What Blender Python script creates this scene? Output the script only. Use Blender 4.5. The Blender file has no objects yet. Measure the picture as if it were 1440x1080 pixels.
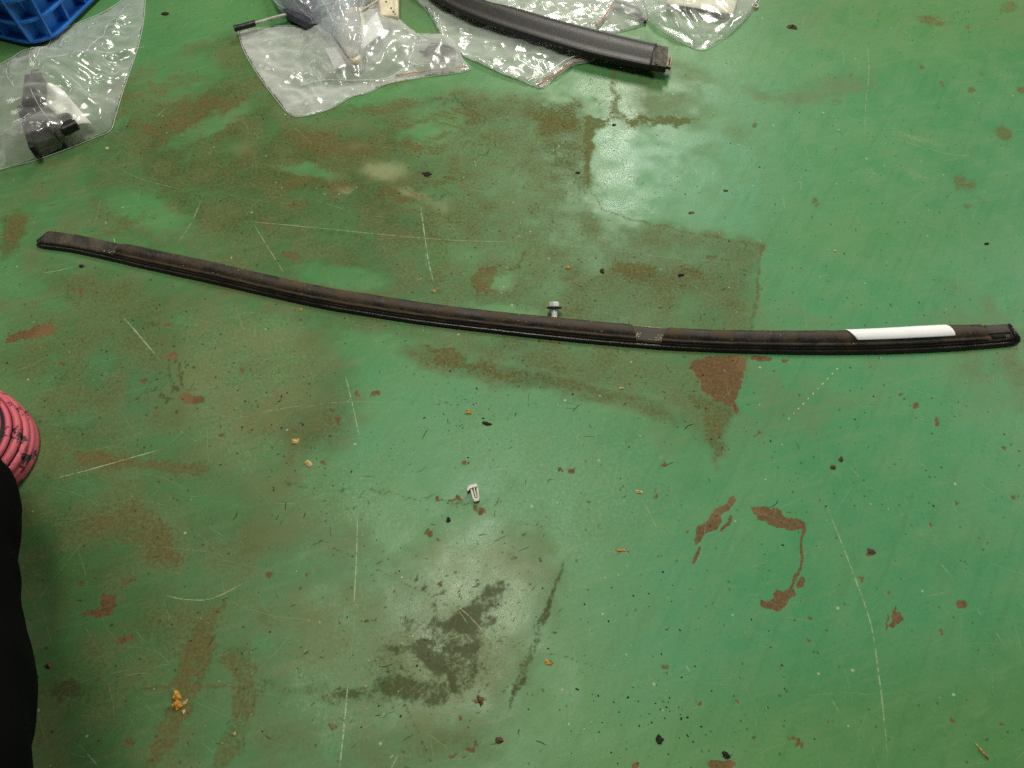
import bpy, bmesh, math, random
import numpy as np
from mathutils import Vector, Matrix, noise as mnoise
from mathutils.geometry import delaunay_2d_cdt

random.seed(7); RNG = np.random.default_rng(7)
SC = bpy.context.scene
COL = SC.collection

# ------------------------------------------------------------------ camera
CAM_H, PITCH, FPX = 0.65, math.radians(60), 1028.0        # metres, tilt down, focal length in photo pixels
cam = bpy.data.cameras.new('camera'); cam_o = bpy.data.objects.new('camera', cam); COL.objects.link(cam_o)
cam.sensor_width = 36.0; cam.lens = 36.0 * FPX / 1440.0; cam.clip_start = 0.01; cam.clip_end = 100
cam_o.location = (0, 0, CAM_H); cam_o.rotation_euler = (math.pi / 2 - PITCH, 0, 0)
SC.camera = cam_o
sp, cp = math.sin(PITCH), math.cos(PITCH)

def G(x, y, z=0.0):
    """the point at height z that the photograph shows at pixel (x, y)"""
    a, b = x - 720.0, 540.0 - y
    d = Vector((a, FPX * cp + b * sp, -FPX * sp + b * cp))
    t = (z - CAM_H) / d.z
    return Vector((d.x * t, d.y * t, z))

# ------------------------------------------------------------------ world and lamps
w = bpy.data.worlds.new('World'); SC.world = w; w.use_nodes = True
w.node_tree.nodes['Background'].inputs[0].default_value = (0.92, 1.0, 0.90, 1)
w.node_tree.nodes['Background'].inputs[1].default_value = 0.05
SC.view_settings.view_transform = 'Standard'; SC.view_settings.look = 'None'
SC.cycles.use_denoising = False
SC.view_settings.exposure = 0.27; SC.view_settings.gamma = 1.0

def tube_lamp(name, loc, size, power, rz=0.0, col=(1.0, 0.97, 0.86)):
    l = bpy.data.lights.new(name, 'AREA'); l.shape = 'RECTANGLE'; l.size, l.size_y = size
    l.energy = power; l.color = col
    o = bpy.data.objects.new(name, l); COL.objects.link(o); o.location = loc; o.rotation_euler = (0, 0, rz)
    return o

def ceiling_over(px, py, z=2.6):
    """where on the ceiling a mirror lying at that pixel would show a lamp"""
    P = G(px, py); d = P - Vector((0, 0, CAM_H))
    return P + Vector((d.x, d.y, -d.z)) * (z / -d.z)
tube_lamp('ceiling_lamp_far', ceiling_over(868, 205), (0.7, 1.5), 92)
tube_lamp('ceiling_lamp_near', ceiling_over(660, 850), (0.5, 1.2), 38)
tube_lamp('ceiling_lamp_side', ceiling_over(660, 850) + Vector((-2.3, 0.9, 0)), (0.35, 1.2), 9)
tube_lamp('fill_lamp_right', Vector((4.6, 2.6, 2.6)), (0.8, 1.4), 190)  # added fill light, set so far right that its reflection stays out of view

# ------------------------------------------------------------------ node helpers
class N:
    def __init__(s, name):
        s.m = bpy.data.materials.new(name); s.m.use_nodes = True
        s.t = s.m.node_tree; s.t.nodes.clear()
        s.out = s.t.nodes.new('ShaderNodeOutputMaterial')
    def n(s, typ, **kw):
        nd = s.t.nodes.new('ShaderNode' + typ)
        for k, v in kw.items():
            if k.startswith('i_'):
                nd.inputs[k[2:].replace('_', ' ')].default_value = v
            else:
                setattr(nd, k, v)
        return nd
    def l(s, a, b): s.t.links.new(a, b)
    def val(s, x, sock):
        if hasattr(x, 'is_linked') or isinstance(x, bpy.types.NodeSocket): s.l(x, sock)
        else:
            if isinstance(x, (tuple, list)) and len(x) == 3 and sock.type == 'RGBA': x = (*x, 1)
            sock.default_value = x
    def math(s, op, a, b=0.0, c=0.0, clamp=False):
        nd = s.n('Math', operation=op, use_clamp=clamp)
        s.val(a, nd.inputs[0]); s.val(b, nd.inputs[1])
        if op in ('MULTIPLY_ADD', 'COMPARE'): s.val(c, nd.inputs[2])
        return nd.outputs[0]
    def step(s, x, lo, hi):
        nd = s.n('MapRange', interpolation_type='SMOOTHSTEP'); s.val(x, nd.inputs[0])
        nd.inputs[1].default_value = lo; nd.inputs[2].default_value = hi
        nd.inputs[3].default_value = 0; nd.inputs[4].default_value = 1
        return nd.outputs[0]
    def rng(s, x, lo, hi, a, b):
        nd = s.n('MapRange'); s.val(x, nd.inputs[0])
        for i, v in enumerate((lo, hi, a, b)): nd.inputs[i + 1].default_value = v
        return nd.outputs[0]
    def mix(s, f, a, b):
        nd = s.n('Mix', data_type='RGBA'); s.val(f, nd.inputs[0]); s.val(a, nd.inputs[6]); s.val(b, nd.inputs[7])
        return nd.outputs[2]
    def mapping(s, vec, scale=(1, 1, 1), rot=0.0, loc=(0, 0, 0)):
        nd = s.n('Mapping'); s.l(vec, nd.inputs[0]); nd.inputs['Scale'].default_value = scale
        nd.inputs['Rotation'].default_value = (0, 0, rot); nd.inputs['Location'].default_value = loc
        return nd.outputs[0]
    def noise(s, vec, scale, detail=3, rough=0.55, dist=0.0):
        nd = s.n('TexNoise'); s.l(vec, nd.inputs['Vector']); nd.inputs['Scale'].default_value = scale
        nd.inputs['Detail'].default_value = detail; nd.inputs['Roughness'].default_value = rough
        nd.inputs['Distortion'].default_value = dist
        return nd.outputs['Fac']
    def pos(s): return s.n('TexCoord').outputs['Object']
    def bump(s, h, strength, dist):
        nd = s.n('Bump'); s.l(h, nd.inputs['Height']); nd.inputs['Strength'].default_value = strength
        nd.inputs['Distance'].default_value = dist
        return nd.outputs[0]
    def bsdf(s, col, rough=0.5, normal=None, spec=0.5, metal=0.0, **kw):
        b = s.n('BsdfPrincipled'); s.val(col, b.inputs['Base Color']); s.val(rough, b.inputs['Roughness'])
        s.val(spec, b.inputs['Specular IOR Level']); s.val(metal, b.inputs['Metallic'])
        if normal is not None: s.l(normal, b.inputs['Normal'])
        s.l(b.outputs[0], s.out.inputs[0]); return b

def simple(name, col, rough=0.5, var=0.25, scale=120, bump=0.3, bd=0.0005, spec=0.4, metal=0.0, col2=None):
    k = N(name); p = k.pos(); n1 = k.noise(p, scale, 4)
    c2 = col2 or tuple(c * (1 - var) for c in col); c1 = col if col2 else tuple(min(1, c * (1 + var)) for c in col)
    c = k.mix(k.step(n1, .35, .65), c1, c2)
    k.bsdf(c, k.rng(n1, .3, .7, max(.05, rough - .1), min(1, rough + .1)), k.bump(k.noise(p, scale * 2.5, 3), bump, bd), spec, metal)
    return k.m

# ------------------------------------------------------------------ mesh helpers
def mesh_obj(name, verts, faces, mat, parent=None, smooth=True, bevel=0.0, subsurf=0, loc=None):
    me = bpy.data.meshes.new(name); me.from_pydata([tuple(v) for v in verts], [], faces); me.update()
    bm = bmesh.new(); bm.from_mesh(me); bmesh.ops.recalc_face_normals(bm, faces=bm.faces); bm.to_mesh(me); bm.free()
    me.materials.append(mat)
    o = bpy.data.objects.new(name, me); COL.objects.link(o)
    if smooth: me.polygons.foreach_set('use_smooth', [True] * len(me.polygons))
    if parent is not None: o.parent = parent
    if bevel:
        b = o.modifiers.new('bevel', 'BEVEL'); b.width = bevel; b.segments = 2; b.limit_method = 'ANGLE'; b.angle_limit = 0.6
        wn = o.modifiers.new('wn', 'WEIGHTED_NORMAL'); wn.keep_sharp = True
    if subsurf:
        m = o.modifiers.new('sub', 'SUBSURF'); m.levels = subsurf; m.render_levels = subsurf
    return o

def tag(o, label=None, cat=None, group=None, kind=None):
    for k, v in (('label', label), ('category', cat), ('group', group), ('kind', kind)):
        if v: o[k] = v
    return o

def empty(name, loc=(0, 0, 0), **kw):
    o = bpy.data.objects.new(name, None); COL.objects.link(o); o.location = loc; o.empty_display_size = 0.01
    return tag(o, **kw)

def settle(root, *parts):
    """parent world-space parts under a root that stands elsewhere"""
    for p in parts:
        p.parent = root; p.matrix_parent_inverse = Matrix.Translation(root.location).inverted()

def prism(poly, z0, z1, top_scale=1.0):
    """vertical prism over a list of xy points"""
    n = len(poly); c = sum((Vector((p[0], p[1])) for p in poly), Vector((0, 0))) / n
    v = [(p[0], p[1], z0) for p in poly]
    v += [(c.x + (p[0] - c.x) * top_scale, c.y + (p[1] - c.y) * top_scale, z1) for p in poly]
    f = [list(range(n))[::-1], list(range(n, 2 * n))] + [[i, (i + 1) % n, n + (i + 1) % n, n + i] for i in range(n)]
    return v, f

def tube(pts, radii, seg=12, cap=True):
    pts = [Vector(p) for p in pts]; v, f = [], []
    if not hasattr(radii, '__len__'): radii = [radii] * len(pts)
    up = Vector((0, 0, 1))
    for i, p in enumerate(pts):
        t = (pts[min(i + 1, len(pts) - 1)] - pts[max(i - 1, 0)]).normalized()
        a = t.cross(up); a = a.normalized() if a.length > 1e-4 else Vector((1, 0, 0)); b = a.cross(t).normalized()
        for k in range(seg):
            th = 2 * math.pi * k / seg
            v.append(p + (a * math.cos(th) + b * math.sin(th)) * radii[i])
    for i in range(len(pts) - 1):
        for k in range(seg):
            f.append([i * seg + k, i * seg + (k + 1) % seg, (i + 1) * seg + (k + 1) % seg, (i + 1) * seg + k])
    if cap: f += [list(range(seg)), list(range((len(pts) - 1) * seg, len(pts) * seg))]
    return v, f

def catmull(pts, per=8):
    P = [np.array(p, float) for p in pts]; P = [2 * P[0] - P[1]] + P + [2 * P[-1] - P[-2]]; out = []
    for i in range(1, len(P) - 2):
        for k in range(per):
            t = k / per; a, b, c, d = P[i - 1:i + 3]
            out.append(.5 * (2 * b + (c - a) * t + (2 * a - 5 * b + 4 * c - d) * t * t + (3 * b - a - 3 * c + d) * t ** 3))
    out.append(P[-2]); return out

# ------------------------------------------------------------------ numpy noise
def vnoise(x, y, seed=0):
    xi, yi = np.floor(x).astype(np.int64), np.floor(y).astype(np.int64); fx, fy = x - xi, y - yi
    fx, fy = fx * fx * (3 - 2 * fx), fy * fy * (3 - 2 * fy)
    def h(a, b):
        n = (a * 374761393 + b * 668265263 + seed * 1442695041) & 0x7fffffff
        n = ((n ^ (n >> 13)) * 1274126177) & 0x7fffffff
        return ((n ^ (n >> 16)) & 0xffff) / 65535.0
    return (h(xi, yi) * (1 - fx) + h(xi + 1, yi) * fx) * (1 - fy) + (h(xi, yi + 1) * (1 - fx) + h(xi + 1, yi + 1) * fx) * fy
def fbm(x, y, seed=0, oct=4):
    s = 0; a = .5
    for o in range(oct): s = s + a * vnoise(x * 2 ** o, y * 2 ** o, seed + o * 17); a *= .5
    return s / (1 - .5 ** oct)

# ================================================================== FLOOR
STEP = 0.0018
fx = np.arange(-0.86, 0.8601, STEP); fy = np.arange(-0.06, 1.1201, STEP)
out_x = np.array([0.004, .012, .03, .07, .15, .35, .8, 1.8, 4.0]); out_y = out_x
gx = np.concatenate([fx[0] - out_x[::-1], fx, fx[-1] + out_x]); gy = np.concatenate([fy[0] - out_y[::-1], fy, fy[-1] + out_y])
X, Y = np.meshgrid(gx, gy); nx, ny = len(gx), len(gy)
# pixel of the photograph at which every floor point lies: stains are written down in those units
den = Y * cp + CAM_H * sp
U = 720 + FPX * X / np.maximum(den, .05); V = 540 - FPX * (Y * sp - CAM_H * cp) / np.maximum(den, .05)
WU = U + (fbm(X * 90, Y * 90, 3) - .5) * 22; WV = V + (fbm(X * 90, Y * 90, 9) - .5) * 18

F = {k: np.zeros_like(X) for k in ('rust', 'film', 'dark', 'pale', 'gloss', 'red', 'teal', 'brown', 'solid')}

def sdist(px, py, poly):
    poly = np.array(poly, float); d = np.full(px.shape, 1e9); inside = np.zeros(px.shape, bool)
    n = len(poly)
    for i in range(n):
        a, b = poly[i], poly[(i + 1) % n]; e = b - a
        wx, wy = px - a[0], py - a[1]
        t = np.clip((wx * e[0] + wy * e[1]) / max(e @ e, 1e-9), 0, 1)
        d = np.minimum(d, (wx - e[0] * t) ** 2 + (wy - e[1] * t) ** 2)
        c = ((a[1] <= py) & (b[1] > py)) | ((b[1] <= py) & (a[1] > py))
        if abs(e[1]) > 1e-9:
            inside ^= c & (px < a[0] + (py - a[1]) * e[0] / e[1])
    d = np.sqrt(d); return np.where(inside, -d, d)

def put(ch, val, sl, sub=False):
    F[ch][sl] = np.maximum(F[ch][sl], val)

def window(u0, u1, v0, v1, pad):
    m = (U > u0 - pad) & (U < u1 + pad) & (V > v0 - pad) & (V < v1 + pad)
    r = np.where(m.any(1))[0]; c = np.where(m.any(0))[0]
    if not len(r): return None
    return (slice(r[0], r[-1] + 1), slice(c[0], c[-1] + 1))

def poly(ch, pts, soft=5, s=1.0, warp=1.0):
    p = np.array(pts, float); sl = window(p[:, 0].min(), p[:, 0].max(), p[:, 1].min(), p[:, 1].max(), soft + 25)
    if sl is None: return
    uu = U[sl] + (WU[sl] - U[sl]) * warp; vv = V[sl] + (WV[sl] - V[sl]) * warp
    d = sdist(uu, vv, pts); t = np.clip(.5 - d / (2 * soft), 0, 1); put(ch, s * t * t * (3 - 2 * t), sl)

def line(ch, pts, width=4, soft=3, s=1.0, warp=.5):
    p = np.array(pts, float); sl = window(p[:, 0].min(), p[:, 0].max(), p[:, 1].min(), p[:, 1].max(), width + soft + 25)
    if sl is None: return
    uu = U[sl] + (WU[sl] - U[sl]) * warp; vv = V[sl] + (WV[sl] - V[sl]) * warp
    d = np.full(uu.shape, 1e9)
    for a, b in zip(p[:-1], p[1:]):
        e = b - a; wx, wy = uu - a[0], vv - a[1]; t = np.clip((wx * e[0] + wy * e[1]) / max(e @ e, 1e-9), 0, 1)
        d = np.minimum(d, np.hypot(wx - e[0] * t, wy - e[1] * t))
    t = np.clip(.5 - (d - width / 2) / (2 * soft), 0, 1); put(ch, s * t * t * (3 - 2 * t), sl)

def blob(ch, x, y, rx, ry, rot=0, s=1.0, soft=.5, warp=.6):
    R = max(rx, ry); sl = window(x - R, x + R, y - R, y + R, 30)
    if sl is None: return
    uu = U[sl] + (WU[sl] - U[sl]) * warp - x; vv = V[sl] + (WV[sl] - V[sl]) * warp - y
    c, n_ = math.cos(math.radians(rot)), math.sin(math.radians(rot))
    d = np.hypot((uu * c + vv * n_) / rx, (-uu * n_ + vv * c) / ry)
    t = np.clip((1 + soft - d) / (2 * soft), 0, 1); put(ch, s * t * t * (3 - 2 * t), sl)

# --- olive film of old dirt, big soft shapes; one also carries lower-left shade
poly('film', [(150, 120), (330, 40), (480, 150), (660, 128), (820, 142), (822, 190), (830, 270), (850, 300), (960, 322), (1070, 345), (1062, 440), (1042, 580), (1010, 655), (985, 622), (925, 560), (770, 528), (640, 500), (560, 470), (400, 460), (250, 400), (190, 340), (120, 300), (100, 200)], 14, .62)
poly('film', [(380, 330), (640, 260), (660, 440), (480, 420)], 40, .7)
poly('film', [(-80, 420), (300, 420), (470, 560), (460, 760), (330, 900), (320, 1120), (-80, 1120)], 80, .62)  # grime that also paints in the shade at the lower left
poly('film', [(-80, 90), (160, 180), (260, 330), (200, 400), (-80, 330)], 60, .45)
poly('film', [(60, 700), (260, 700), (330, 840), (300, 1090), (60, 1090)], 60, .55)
poly('film', [(160, 160), (320, 90), (440, 170), (560, 170), (640, 260), (560, 300), (400, 330), (260, 330), (190, 250)], 40, .95)
poly('film', [(240, 250), (480, 210), (600, 250), (560, 330), (420, 350), (300, 350)], 45, 1.0)
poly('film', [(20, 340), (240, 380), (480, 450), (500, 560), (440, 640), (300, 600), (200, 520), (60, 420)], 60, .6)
poly('film', [(340, 480), (500, 500), (500, 620), (430, 660), (340, 620), (300, 540)], 35, .75)
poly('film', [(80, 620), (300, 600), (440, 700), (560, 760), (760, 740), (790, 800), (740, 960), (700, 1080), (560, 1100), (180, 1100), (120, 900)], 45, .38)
poly('film', [(600, 495), (760, 520), (920, 555), (985, 620), (960, 600), (840, 560), (700, 540), (610, 520)], 12, .85)
poly('film', [(770, 370), (960, 370), (1060, 380), (1055, 425), (900, 410), (790, 400)], 16, .8)
poly('film', [(560, 490), (640, 480), (660, 530), (600, 520)], 12, .8)
poly('film', [(0, 300), (40, 300), (30, 350), (0, 370)], 10, .9)
poly('film', [(1080, 0), (1440, 0), (1440, 60), (1300, 40), (1100, 60)], 60, .2)
poly('film', [(1040, 130), (1230, 100), (1240, 130), (1130, 150)], 20, .3)
# bits where the film is worn through stay green
for (x, y, rx, ry, r) in ((610, 175, 45, 28, -20), (210, 300, 60, 25, 20), (250, 110, 60, 30, -20), (860, 245, 34, 75, 0), (560, 440, 60, 14, 8), (700, 395, 26, 14, 0), (300, 175, 70, 12, -25), (480, 390, 70, 16, 8), (430, 240, 50, 10, 10), (720, 440, 60, 10, 6)):
    sl = window(x - rx, x + rx, y - ry, y + ry, 40)
    uu, vv = WU[sl] - x, WV[sl] - y; c, n_ = math.cos(math.radians(r)), math.sin(math.radians(r))
    d = np.hypot((uu * c + vv * n_) / rx, (-uu * n_ + vv * c) / ry)
    F['film'][sl] *= np.clip((d - .55) / .7, .12, 1)

# --- brown patches where paint is rubbed to primer or stained
poly('solid', [(752, 143), (815, 142), (818, 190), (760, 195), (748, 170)], 12, .58)
poly('brown', [(760, 195), (818, 190), (824, 260), (770, 250)], 14, .5)
line('solid', [(800, 135), (818, 150), (823, 200), (826, 255), (845, 292), (885, 307), (960, 325), (1068, 346)], 4, 4, .7)
line('solid', [(1070, 346), (1066, 400), (1055, 470), (1045, 520)], 6, 4, .75)
poly('solid', [(820, 163), (900, 161), (960, 165), (1002, 168), (960, 176), (905, 178), (862, 172), (838, 184), (833, 260), (822, 260), (818, 180)], 7, .82)
poly('solid', [(855, 90), (866, 92), (870, 130), (876, 165), (854, 165), (858, 130)], 7, .72)
poly('solid', [(668, 385), (690, 372), (700, 380), (692, 400), (684, 414), (668, 412)], 4, .85)
line('brown', [(700, 385), (728, 376), (735, 355)], 7, 4, .6)
poly('brown', [(860, 362), (920, 372), (925, 392), (880, 395), (858, 385)], 10, .75)
poly('brown', [(955, 372), (985, 376), (990, 392), (958, 388)], 8, .65)
poly('brown', [(1012, 362), (1030, 366), (1028, 386), (1014, 382)], 7, .6)
poly('brown', [(400, 172), (470, 180), (545, 205), (530, 235), (440, 225), (400, 200)], 25, .8)
poly('brown', [(170, 170), (230, 160), (300, 120), (330, 140), (280, 185), (220, 200)], 18, .75)
poly('brown', [(330, 250), (450, 235), (480, 260), (400, 275)], 20, .65)
poly('brown', [(200, 130), (330, 70), (360, 80), (240, 150)], 15, .5)
line('brown', [(300, 195), (350, 160), (400, 130)], 6, 5, .7)
line('brown', [(250, 205), (300, 175), (350, 140)], 5, 5, .6)
blob('brown', 405, 359, 16, 5, 0, .9)
blob('brown', 570, 275, 40, 9, 14, .75); blob('brown', 475, 262, 25, 8, 0, .7)
blob('brown', 640, 165, 45, 15, 0, .7); blob('brown', 680, 205, 40, 25, 0, .45)
blob('brown', 545, 150, 50, 10, -10, .6)
poly('brown', [(600, 300), (640, 340), (630, 420), (605, 420), (600, 360)], 14, .45)
poly('solid', [(955, 548), (1038, 566), (1022, 630), (1008, 660), (1006, 640), (988, 622), (985, 590)], 11, .62)
poly('brown', [(600, 490), (640, 486), (660, 505), (740, 535), (735, 542), (680, 525), (610, 512)], 6, .75)
poly('solid', [(100, 630), (140, 628), (190, 640), (285, 652), (296, 668), (272, 673), (180, 660), (105, 656)], 8, .75)
poly('solid', [(195, 702), (232, 732), (266, 792), (246, 806), (215, 800), (190, 770), (150, 748), (120, 722)], 11, .66)
poly('solid', [(330, 900), (352, 902), (361, 940), (357, 1000), (345, 1062), (312, 1085), (292, 1085), (320, 1010), (330, 960), (322, 940), (305, 930), (318, 908)], 7, .62)
poly('brown', [(322, 838), (302, 900), (292, 950), (276, 982), (262, 1022), (225, 1085), (203, 1085), (213, 1040), (240, 990), (250, 930), (280, 868)], 10, .8)
poly('brown', [(70, 740), (120, 720), (190, 720), (240, 760), (180, 770), (110, 765)], 20, .6)
line('brown', [(150, 967), (215, 968), (345, 965)], 7, 5, .7)
line('brown', [(75, 765), (110, 764)], 6, 4, .8)
blob('brown', 20, 320, 18, 34, 15, .8); blob('brown', 45, 620, 10, 40, 0, .4)
for (x, y, rx, ry, r, s) in ((1312, 28, 26, 8, 8, .8), (1175, 144, 12, 5, 0, .6), (1297, 95, 7, 4, 0, .9), (1350, 258, 10, 14, 20, .7), (1362, 262, 14, 10, 30, .7), (1412, 187, 14, 11, 20, .8), (1325, 118, 4, 6, 0, .9), (1365, 127, 8, 4, 10, .9), (1363, 38, 6, 5, 0, .8), (1145, 282, 5, 5, 0, .8), (1330, 400, 20, 16, 20, .4), (1345, 410, 10, 6, 0, .5), (1125, 30, 16, 8, 0, .3), (1420, 10, 14, 8, 0, .7),
                        (1000, 362, 6, 4, 0, .7), (935, 600, 25, 10, 20, .35), (1150, 290, 4, 3, 0, .8), (1060, 175, 4, 3, 0, .8), (1195, 107, 5, 4, 0, .6), (1380, 103, 5, 4, 0, .6), (1437, 127, 5, 4, 0, .8), (1310, 58, 4, 3, 0, .5), (1360, 290, 8, 4, 0, .6), (1205, 145, 18, 6, 0, .35), (1380, 285, 8, 12, 0, .4)):
    blob('brown', x, y, rx, ry, r, s)

for q_ in range(70):
    x, y = random.uniform(150, 640), random.uniform(95, 340); blob('brown', x, y, random.uniform(10, 60), random.uniform(2, 7), random.gauss(-22 if x < 420 else 8, 12), random.uniform(.35, .8), .9, 1.2)
for q_ in range(40):
    x, y = random.uniform(150, 660), random.uniform(110, 345); blob('dark', x, y, random.uniform(8, 40), random.uniform(2, 7), random.gauss(-18 if x < 420 else 8, 14), random.uniform(.3, .55), .9, 1.2)
for q_ in range(36):
    x, y = random.uniform(80, 420), random.uniform(380, 1040); blob('dark', x, y, random.uniform(6, 40), random.uniform(2, 7), random.gauss(-10, 30), random.uniform(.2, .45), .9, 1.2)
# --- bare rusty primer, crisp edges
poly('rust', [(978, 505), (1000, 499), (1020, 503), (1046, 502), (1042, 550), (1036, 568), (1032, 585), (1022, 566), (1004, 562), (985, 540), (972, 520)], 3, 1.0)
poly('rust', [(1036, 693), (1040, 708), (1015, 724), (1000, 745), (975, 768), (984, 745), (1000, 718)], 3, .95)
line('rust', [(1030, 728), (1012, 745)], 5, 2, .85); line('rust', [(985, 770), (976, 792)], 6, 2, .85)
poly('rust', [(1050, 713), (1085, 718), (1134, 730), (1134, 748), (1108, 743), (1062, 731)], 3, .85)
line('rust', [(1052, 712), (1130, 722)], 3, 2, .7)
line('rust', [(1129, 745), (1127, 790), (1112, 822)], 5, 2, .9)
poly('rust', [(1064, 843), (1076, 846), (1100, 828), (1114, 812), (1118, 834), (1110, 838), (1098, 858), (1086, 857), (1066, 854)], 3, .95)
blob('rust', 1126, 818, 7, 8, 30, .85)
poly('rust', [(1258, 845), (1268, 870), (1257, 886), (1252, 884)], 2.5, .9); line('rust', [(1251, 862), (1247, 890)], 3, 2, .8)
blob('rust', 1352, 851, 10, 6, -10, 1); blob('rust', 1015, 1076, 20, 8, 0, .9); blob('rust', 893, 1078, 5, 4, 0, .9)
poly('rust', [(140, 838), (163, 838), (166, 852), (156, 868), (140, 872), (119, 870), (118, 862), (138, 860)], 3, .9)
line('rust', [(165, 903), (182, 894)], 7, 3, .85); line('rust', [(172, 818), (190, 815)], 5, 3, .8); blob('rust', 110, 820, 6, 4, 0, .7)
poly('rust', [(10, 470), (30, 462), (70, 458), (75, 466), (60, 474), (30, 478), (8, 484)], 4, .9)
blob('rust', 180, 1044, 10, 5, 0, .7); blob('rust', 200, 537, 6, 5, 0, .9); blob('rust', 268, 561, 20, 8, 0, .8); blob('rust', 240, 502, 8, 6, 0, .9)
blob('rust', 1070, 505, 15, 4, 0, .9); blob('rust', 1104, 508, 6, 4, 0, .7)
for (x, y, rx, ry, r) in ((657, 650, 9, 4, -35), (620, 703, 5, 6, 0), (645, 702, 11, 4, 0), (672, 717, 11, 6, -15), (700, 705, 8, 3, -20), (630, 564, 4, 3, 0), (530, 553, 9, 5, 0), (473, 588, 5, 8, 30), (504, 553, 5, 5, 0), (468, 575, 5, 3, 0), (420, 606, 8, 5, 0), (457, 652, 5, 4, 0), (384, 549, 5, 4, 0), (605, 750, 6, 4, 0), (617, 760, 4, 5, 0),
                     (787, 660, 5, 4, 0), (806, 659, 6, 4, -20), (936, 650, 5, 8, 0), (922, 690, 3, 9, 20), (966, 750, 5, 3, 0), (1067, 610, 7, 4, -15), (1101, 584, 4, 3, 0), (1225, 776, 9, 6, 30), (1212, 815, 4, 5, 0), (1250, 834, 3, 3, 0), (1137, 900, 5, 4, 0), (1140, 870, 4, 3, 0), (1385, 768, 4, 4, 0), (1412, 629, 5, 4, 0), (1318, 594, 5, 7, 0), (1290, 589, 3, 3, 0), (1311, 741, 4, 5, 0), (1342, 707, 5, 2, 0), (1268, 553, 4, 3, 0), (1287, 570, 8, 6, 0), (1427, 700, 4, 5, 0), (1223, 515, 5, 3, 0),
                     (1063, 1033, 6, 5, 0), (1125, 1050, 4, 10, 20), (1113, 1040, 8, 2, 40), (1165, 1013, 3, 3, 0), (1096, 940, 3, 3, 0), (1342, 1012, 3, 5, 0), (1410, 1017, 4, 4, 0), (1323, 888, 4, 6, 0), (1308, 850, 3, 2, 0), (1038, 988, 4, 3, 0), (935, 940, 6, 6, 0), (985, 990, 3, 8, 10), (876, 774, 8, 3, 5), (929, 783, 3, 3, 0),
                     (378, 810, 7, 5, -20), (430, 806, 6, 5, -30), (570, 890, 2, 3, 0), (617, 822, 3, 7, 0), (645, 832, 4, 10, 10), (650, 858, 5, 4, 0), (675, 985, 6, 9, -25), (646, 1012, 2, 8, 0), (470, 1022, 10, 6, 30), (568, 1057, 5, 4, 0), (572, 1025, 3, 3, 0), (660, 1053, 14, 4, -12), (700, 1040, 8, 5, 0), (680, 1047, 14, 2.5, -20), (640, 1064, 20, 1.6, -25), (733, 938, 4, 5, 0), (772, 930, 8, 3, 30), (818, 945, 3, 5, 0),
                     (100, 575, 5, 4, 0), (235, 455, 6, 3, 0), (340, 520, 5, 5, 0), (310, 612, 5, 3, 0), (88, 511, 4, 4, 0), (112, 410, 4, 8, -15), (100, 430, 5, 3, 0), (72, 937, 5, 5, 0), (155, 1066, 4, 3, 0)):
    for q_ in range(random.choice((2, 3, 3, 4))):
        f_ = random.uniform(.35, .8); blob('red', x + random.gauss(0, .42) * rx, y + random.gauss(0, .42) * ry, max(1.6, rx * f_), max(1.4, ry * f_), r + random.gauss(0, 35), random.uniform(.75, 1), .5, .5)

# --- dark grease and scuffs
poly('dark', [(610, 870), (647, 860), (687, 817), (710, 813), (703, 847), (693, 877), (673, 900), (670, 967), (643, 980), (627, 967), (580, 923), (547, 920), (540, 913), (573, 908), (607, 903)], 7, .95, 1.6)
poly('dark', [(460, 973), (500, 957), (560, 947), (610, 960), (637, 977), (627, 997), (577, 990), (527, 983), (470, 980)], 10, .8, 1.6)
poly('dark', [(520, 900), (620, 850), (690, 800), (730, 800), (710, 920), (680, 1000), (560, 1010), (440, 990)], 30, .42, 1.8)
poly('dark', [(330, 960), (460, 962), (560, 975), (540, 995), (420, 985), (330, 978)], 9, .5, 1.8)
blob('dark', 580, 878, 16, 9, 15, .8, .6, 1.6); blob('dark', 560, 913, 14, 5, 0, .9); blob('dark', 720, 780, 8, 20, 20, .4)
poly('dark', [(790, 790), (794, 790), (770, 870), (752, 920), (740, 955), (714, 1000), (722, 960), (745, 905)], 3, .8, .4)
line('dark', [(450, 760), (500, 787), (560, 815), (620, 845), (660, 872), (745, 913), (800, 925), (835, 936)], 1.6, 1.6, .9, .3)
line('dark', [(568, 990), (590, 1030), (606, 1075)], 2.5, 1.8, .9, .3)
line('dark', [(380, 672), (440, 684), (520, 690), (600, 700), (640, 708), (672, 712)], 3, 2, .75, 1.4)
line('dark', [(680, 722), (720, 735), (755, 739), (772, 722), (762, 700)], 2, 2, .7, .8)
line('dark', [(690, 705), (735, 697), (760, 690)], 2, 2, .6, .8)
line('dark', [(530, 720), (580, 780), (600, 810)], 2, 3, .5, .5)
line('dark', [(840, 620), (800, 760), (770, 850)], 3, 4, .3, .5)
poly('dark', [(66, 962), (100, 955), (128, 962), (128, 982), (90, 990), (66, 982)], 7, .75)
line('dark', [(128, 968), (210, 970)], 5, 4, .6); line('dark', [(0, 975), (66, 975)], 8, 6, .5)
poly('dark', [(70, 720), (110, 715), (120, 745), (80, 760)], 14, .4)
line('dark', [(236, 500), (240, 545)], 3, 2, .8); line('dark', [(254, 512), (257, 545)], 5, 2, .8); blob('dark', 235, 562, 10, 4, 20, .9); blob('dark', 225, 555, 6, 4, 0, .8)
for k in range(22): blob('dark', 215 + random.random() * 60, 500 + random.random() * 80, 2 + random.random() * 3, 1 + random.random() * 2, random.random() * 180, .85, .5, .3)
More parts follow.
